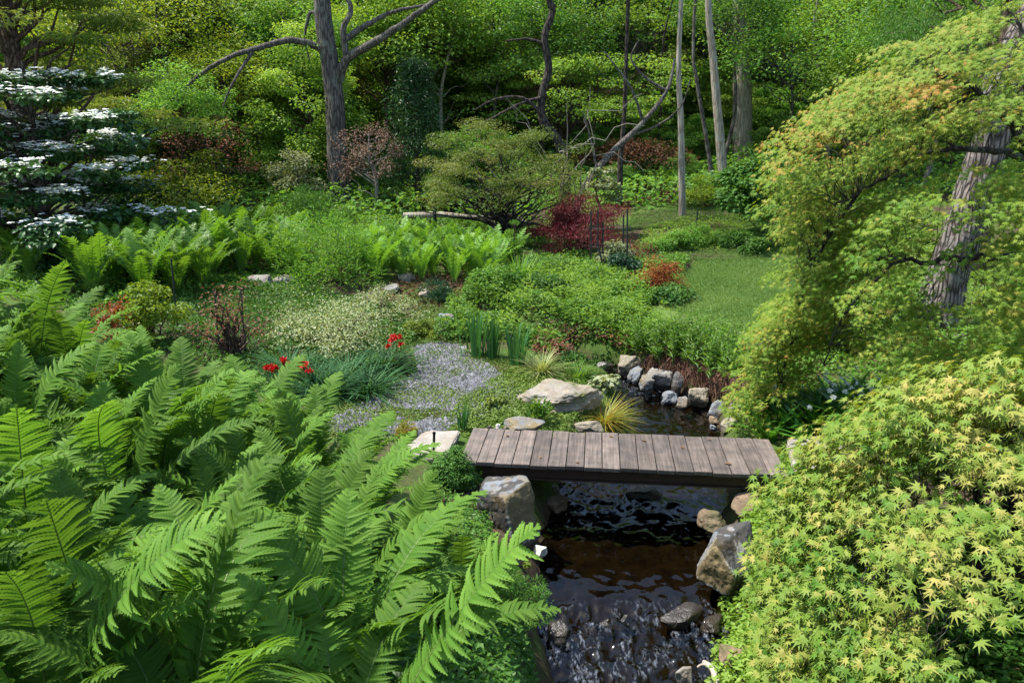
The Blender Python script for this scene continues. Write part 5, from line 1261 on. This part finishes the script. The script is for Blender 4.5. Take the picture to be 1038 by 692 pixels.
straps('iris', 'separate stand of iris leaves nearest the pale grass tuft', 523, 370, 60, .62, .016, 'iris', 623, .13, .1, .09)
straps('iris', 'small lone fan of iris leaves at the corner of the bridge', 469, 436, 16, .44, .018, 'iris', 624, .14, .1, .03)
straps('tall_grass', 'spiky light green grass growing through the leafy bed left of the red maple', 527, 292, 120, .8, .014, 'g_bright', 625, .25, .3, .15)
for i, (u, v, n, lab) in enumerate(((318, 392, 420, 'dark strappy grass clump at the back of the bed'), (352, 388, 460, 'dark blue-green strappy grass mound in the middle of the bed'), (388, 376, 420, 'dark strappy grass clump beside the red flower on the gravel edge'),
    (335, 404, 380, 'strappy grass clump arching over the gravel behind the foreground ferns'), (292, 380, 380, 'strappy grass clump next to the green stakes'), (372, 398, 260, 'short strappy grass tuft at the gravel edge'))):
    straps('strappy_grass', lab, u, v, n, .52, .011, 'mondo', 630 + i, .85, .8, .16)
BR = bloom_mesh(np.random.default_rng(640), 22, .06, .03, M['red_petal'])
def red_flower(label, u, v, h, n, seed, r=.07):
    rg = np.random.default_rng(seed); t = thing('red_flower', label, 'flower', G(u, v)); mb = MB(); st = MB()
    for k in range(n):
        c = np.array([rg.normal(0, r), rg.normal(0, r), h * rg.uniform(.85, 1.1)])
        V, F = tube(bend(rg, (c[0] * .3, c[1] * .3, -.03), c, 0, .03, 5), .004, 4); st.add(V, F)
        o = bpy.data.objects.new('bloom', BR); COL.objects.link(o); o.parent = t; o.location = c; o.rotation_euler = (rg.normal(0, .5), rg.normal(0, .5), rg.uniform(0, 6))
    st.obj('stem', M['rachis'], t)
    f = MB(); blades(f, rg, (0, 0, 0), 26, h * .75, .02, .7, .5, .05); f.obj('leaves', M['g_mid'], t)
red_flower('red flower head standing at the edge of the gravel beside the dark grass', 399, 372, .40, 6, 641)
red_flower('red flower cluster topmost of the group just behind the foreground ferns', 293, 392, .34, 5, 642)
red_flower('red blooms at the right of the group behind the foreground ferns', 308, 396, .32, 5, 643)
red_flower('lowest red blooms among leaves at the tips of the foreground ferns', 277, 398, .32, 5, 644, .09)

# the tall fresh green herbs above the brown roots on the right bank
for i, (u, v, n, L, lab) in enumerate(((672, 362, 34, .62, 'fresh green leafy herb left of those above the brown roots'), (692, 366, 40, .72, 'tall fresh green leafy herb in the middle above the brown roots'), (714, 370, 40, .70, 'tall fresh green herb right of the middle above the brown roots'),
    (735, 380, 34, .62, 'fresh green herb nearest the hanging maple above the roots'), (655, 352, 30, .5, 'short fresh green herb at the left end of the row above the stream'), (700, 352, 36, .62, 'fresh green herb at the back of the row on the right bank'), (728, 362, 34, .62, 'fresh green herb behind those nearest the hanging maple'))):
    t = thing('tall_herb', lab, 'plant', G(u, v)); r = np.random.default_rng(650 + i); st = MB(); lf = MB()
    for k in range(n):
        q = r.normal(0, .16, 2); tip = np.array([q[0] * 1.5 + r.normal(0, .05), q[1] * 1.5 + r.normal(0, .05), L * r.uniform(.6, 1.05)]); P = bend(r, (q[0], q[1], -.05), tip, 0, .04, 8)
        V, F = tube(P, np.linspace(.006, .002, 8), 4); st.add(V, F)
        m = 22; w = r.uniform(.15, 1, m); pos = np.stack([np.interp(w, np.linspace(0, 1, 8), P[:, c]) for c in range(3)], -1); a = r.uniform(0, 6.28, m)
        scatter(lf, NARROW, pos, np.stack([np.cos(a), np.sin(a), .7 + 0 * a], -1), np.stack([-np.cos(a) * .5, -np.sin(a) * .5, 1 + 0 * a], -1), .12 * (1.15 - .6 * w), np.clip(r.normal(.5, .2, m), 0, 1))
    st.obj('stem', M['rachis'], t); lf.obj('foliage', M['g_bright'], t)

# dry roots hanging down the bank
r = np.random.default_rng(670); mb = MB()
for k in range(750):
    u = r.uniform(655, 752); top = np.interp(u, [655, 670, 690, 720, 752], [372, 362, 372, 385, 398]); p = G(u, top + r.uniform(-3, 4)) + np.array([0, 0, .12 + r.uniform(-.05, .08)])
    ln = r.uniform(.2, .42); q = p + np.array([r.normal(0, .12), -ln * r.uniform(.5, .9), -ln * r.uniform(.55, .9)])
    V, F = tube(bend(r, p, q, .15, .12, 6), np.linspace(.006, .003, 6), 3); mb.add(V, F, r.uniform(0, 1))
tag(mb.obj('dry_roots', M['twig']), kind='stuff')

# ------------------------------------------------------------------ carpets of leaves nobody could count
ground_cover('leafy_ground_cover', gpoly([(440, 350), (455, 318), (480, 296), (540, 280), (600, 276), (668, 300), (650, 325), (700, 345), (690, 372), (650, 362), (610, 366), (560, 368), (528, 352), (505, 345)]), 34000, .065, .36, M['g_bright'], 701, OVAL, hs=2.1)
ground_cover('leafy_ground_cover', gpoly([(480, 296), (470, 280), (520, 268), (600, 262), (660, 268), (700, 262), (690, 284), (668, 302), (600, 300)]), 16000, .07, .30, M['g_bright'], 702, FOLD, hs=1.6)
ground_cover('bank_ground_cover', np.array([(2.0, 6.9), (1.88, 6.4), (1.66, 5.8), (1.52, 5.3), (1.5, 4.4), (2.3, 4.0), (2.6, 5.2), (2.6, 6.6), (3.2, 7.6), (2.6, 7.55)]), 15000, .05, .26, M['g_lime'], 703, OVAL, hs=2.5, keepout=False)
ground_cover('bank_ground_cover', gpoly([(760, 436), (800, 440), (880, 440), (960, 420), (1040, 380), (1040, 330), (960, 335), (880, 320), (800, 345), (745, 400)]), 14000, .06, .16, M['g_bright'], 704, OVAL, hs=2)
ground_cover('bed_ground_cover', gpoly([(60, 310), (120, 295), (230, 285), (340, 300), (400, 312), (425, 345), (400, 372), (320, 405), (270, 400), (200, 370), (100, 340)]), 26000, .055, .16, M['g_mid'], 705, FOLD, hs=2)
ground_cover('fern_floor', FERNS, 16000, .08, .25, M['g_mid'], 706, FOLD, hs=2)
ground_cover('bed_ground_cover', gpoly([(0, 300), (0, 235), (150, 222), (350, 215), (520, 225), (560, 250), (480, 262), (350, 275), (220, 300), (80, 320)]), 30000, .09, .28, M['g_bright'], 707, FOLD, hs=1.4)
ground_cover('bed_ground_cover', gpoly([(640, 258), (652, 232), (690, 222), (800, 214), (900, 230), (1040, 250), (1040, 330), (940, 330), (880, 290), (820, 258), (700, 256)]), 24000, .06, .12, M['g_lime'], 708, FOLD, hs=1.6)
ground_cover('leaf_litter', np.array([UX(600, 25)[:2], UX(690, 25)[:2], UX(700, 34)[:2], UX(620, 34)[:2]]), 5000, .12, .10, M['litter'], 709, hs=.8)
ground_cover('bank_ground_cover', np.array([(-.9, 7.2), (-.3, 7.3), (-.1, 6.4), (.1, 5.6), (.15, 4.6), (-.3, 4.6), (-.6, 6.0)]), 5000, .04, .12, M['g_mid'], 710, FOLD, hs=2.5)
# lawn
r = np.random.default_rng(720); mb = MB(); p = in_region(r, LAWN, 60000)
a = r.uniform(0, 6.28, len(p)); P = np.stack([p[:, 0], p[:, 1], hz(p[:, 0], p[:, 1]) - .005], -1)
scatter(mb, tpl_fold(.11, .02, .2), P, np.stack([np.cos(a) * .5, np.sin(a) * .5, 1 + 0 * a], -1), np.stack([-np.cos(a), -np.sin(a), .5 + 0 * a], -1), r.uniform(.035, .075, len(p)), np.clip(.5 + .35 * fbm(np.stack([p[:, 0], p[:, 1], 0 * a], -1), 3, 3) + r.normal(0, .15, len(p)), 0, 1))
tag(mb.obj('lawn_grass', M['lawn_blade']), kind='stuff')
# varied growth standing out of the carpets
ground_cover('leafy_ground_cover', gpoly([(445, 345), (460, 320), (490, 300), (545, 285), (600, 280), (660, 300), (650, 325), (690, 345), (680, 368), (640, 358), (600, 362), (560, 362), (528, 350)]), 9000, .085, .52, M['g_lime'], 731, NARROW, hs=3.1, up=.5)
ground_cover('leafy_ground_cover', gpoly([(540, 360), (560, 345), (620, 340), (660, 350), (655, 366), (610, 370), (565, 372)]), 3500, .05, .34, M['redbrown'], 732, FOLD, hs=3.5)
ground_cover('stream_edge_plants', gpoly([(560, 366), (600, 362), (650, 360), (660, 372), (625, 374), (590, 370), (566, 374)]), 3000, .05, .18, M['g_mid'], 733, OVAL, hs=3, keepout=False)

ground_cover('bank_ground_cover', np.array([(-.7, 5.6), (.1, 5.6), (.22, 4.9), (.22, 3.6), (.1, 2.4), (-.5, 2.2), (-.7, 4.0)]), 9000, .045, .16, M['g_mid'], 741, FOLD, hs=2.5, keepout=False)
ground_cover('moss', np.array([(-.6, 8.75), (.55, 8.7), (.75, 9.2), (1.1, 10.2), (1.3, 11.2), (.5, 11.8), (-.4, 10.6), (-.8, 9.4)]), 14000, .03, .05, M['moss'], 742, BROAD, hs=2)
ground_cover('moss', np.array([(2.5, 8.4), (3.3, 8.4), (4.6, 8.6), (4.6, 7.4), (3.4, 7.0), (2.5, 7.3)]), 9000, .04, .08, M['g_bright'], 743, OVAL, hs=2)
ground_cover('moss', np.array([(.9, 12.4), (1.6, 12.8), (2.6, 12.3), (3.4, 11.0), (3.1, 10.2), (3.5, 9.6), (4.2, 11), (3.4, 13.2), (1.2, 13.4)]), 9000, .05, .10, M['g_mid'], 744, OVAL, hs=2)

ground_cover('bank_ground_cover', np.array([(1.7, 3.9), (2.3, 2.9), (4.2, 2.6), (5.2, 4.2), (3.6, 4.8), (2.2, 4.6)]), 12000, .055, .22, M['g_mid'], 751, FOLD, hs=2.2, keepout=False)
ground_cover('lavender_flowers', gpoly([(405, 425), (440, 400), (470, 372), (520, 380), (520, 400), (480, 425)]), 700, .016, .03, M['lavender'], 752, hs=2.5)

ground_cover('moss', gpoly([(395, 315), (420, 296), (490, 298), (475, 330), (470, 352), (425, 350)]), 6000, .035, .07, M['moss'], 761, OVAL, hs=2)
ground_cover('moss', gpoly([(545, 366), (560, 342), (600, 340), (610, 360), (590, 374), (560, 376)]), 5000, .05, .14, M['g_bright'], 762, OVAL, hs=2)
ground_cover('lawn_edge_growth', gpoly([(650, 264), (655, 246), (700, 252), (770, 256), (800, 262), (700, 266)]), 6000, .05, .10, M['lawn_blade'], 763, NARROW, hs=2)

ground_cover('bed_ground_cover', np.array([(-8, 6.5), (-3.4, 6.6), (-3.2, 8.2), (-5, 10), (-9, 11)]), 12000, .06, .2, M['g_mid'], 771, FOLD, hs=2)
ground_cover('lawn_edge_growth', gpoly([(632, 236), (640, 218), (700, 210), (735, 214), (730, 226), (690, 232)]), 9000, .06, .07, M['lawn_blade'], 772, NARROW, hs=2)
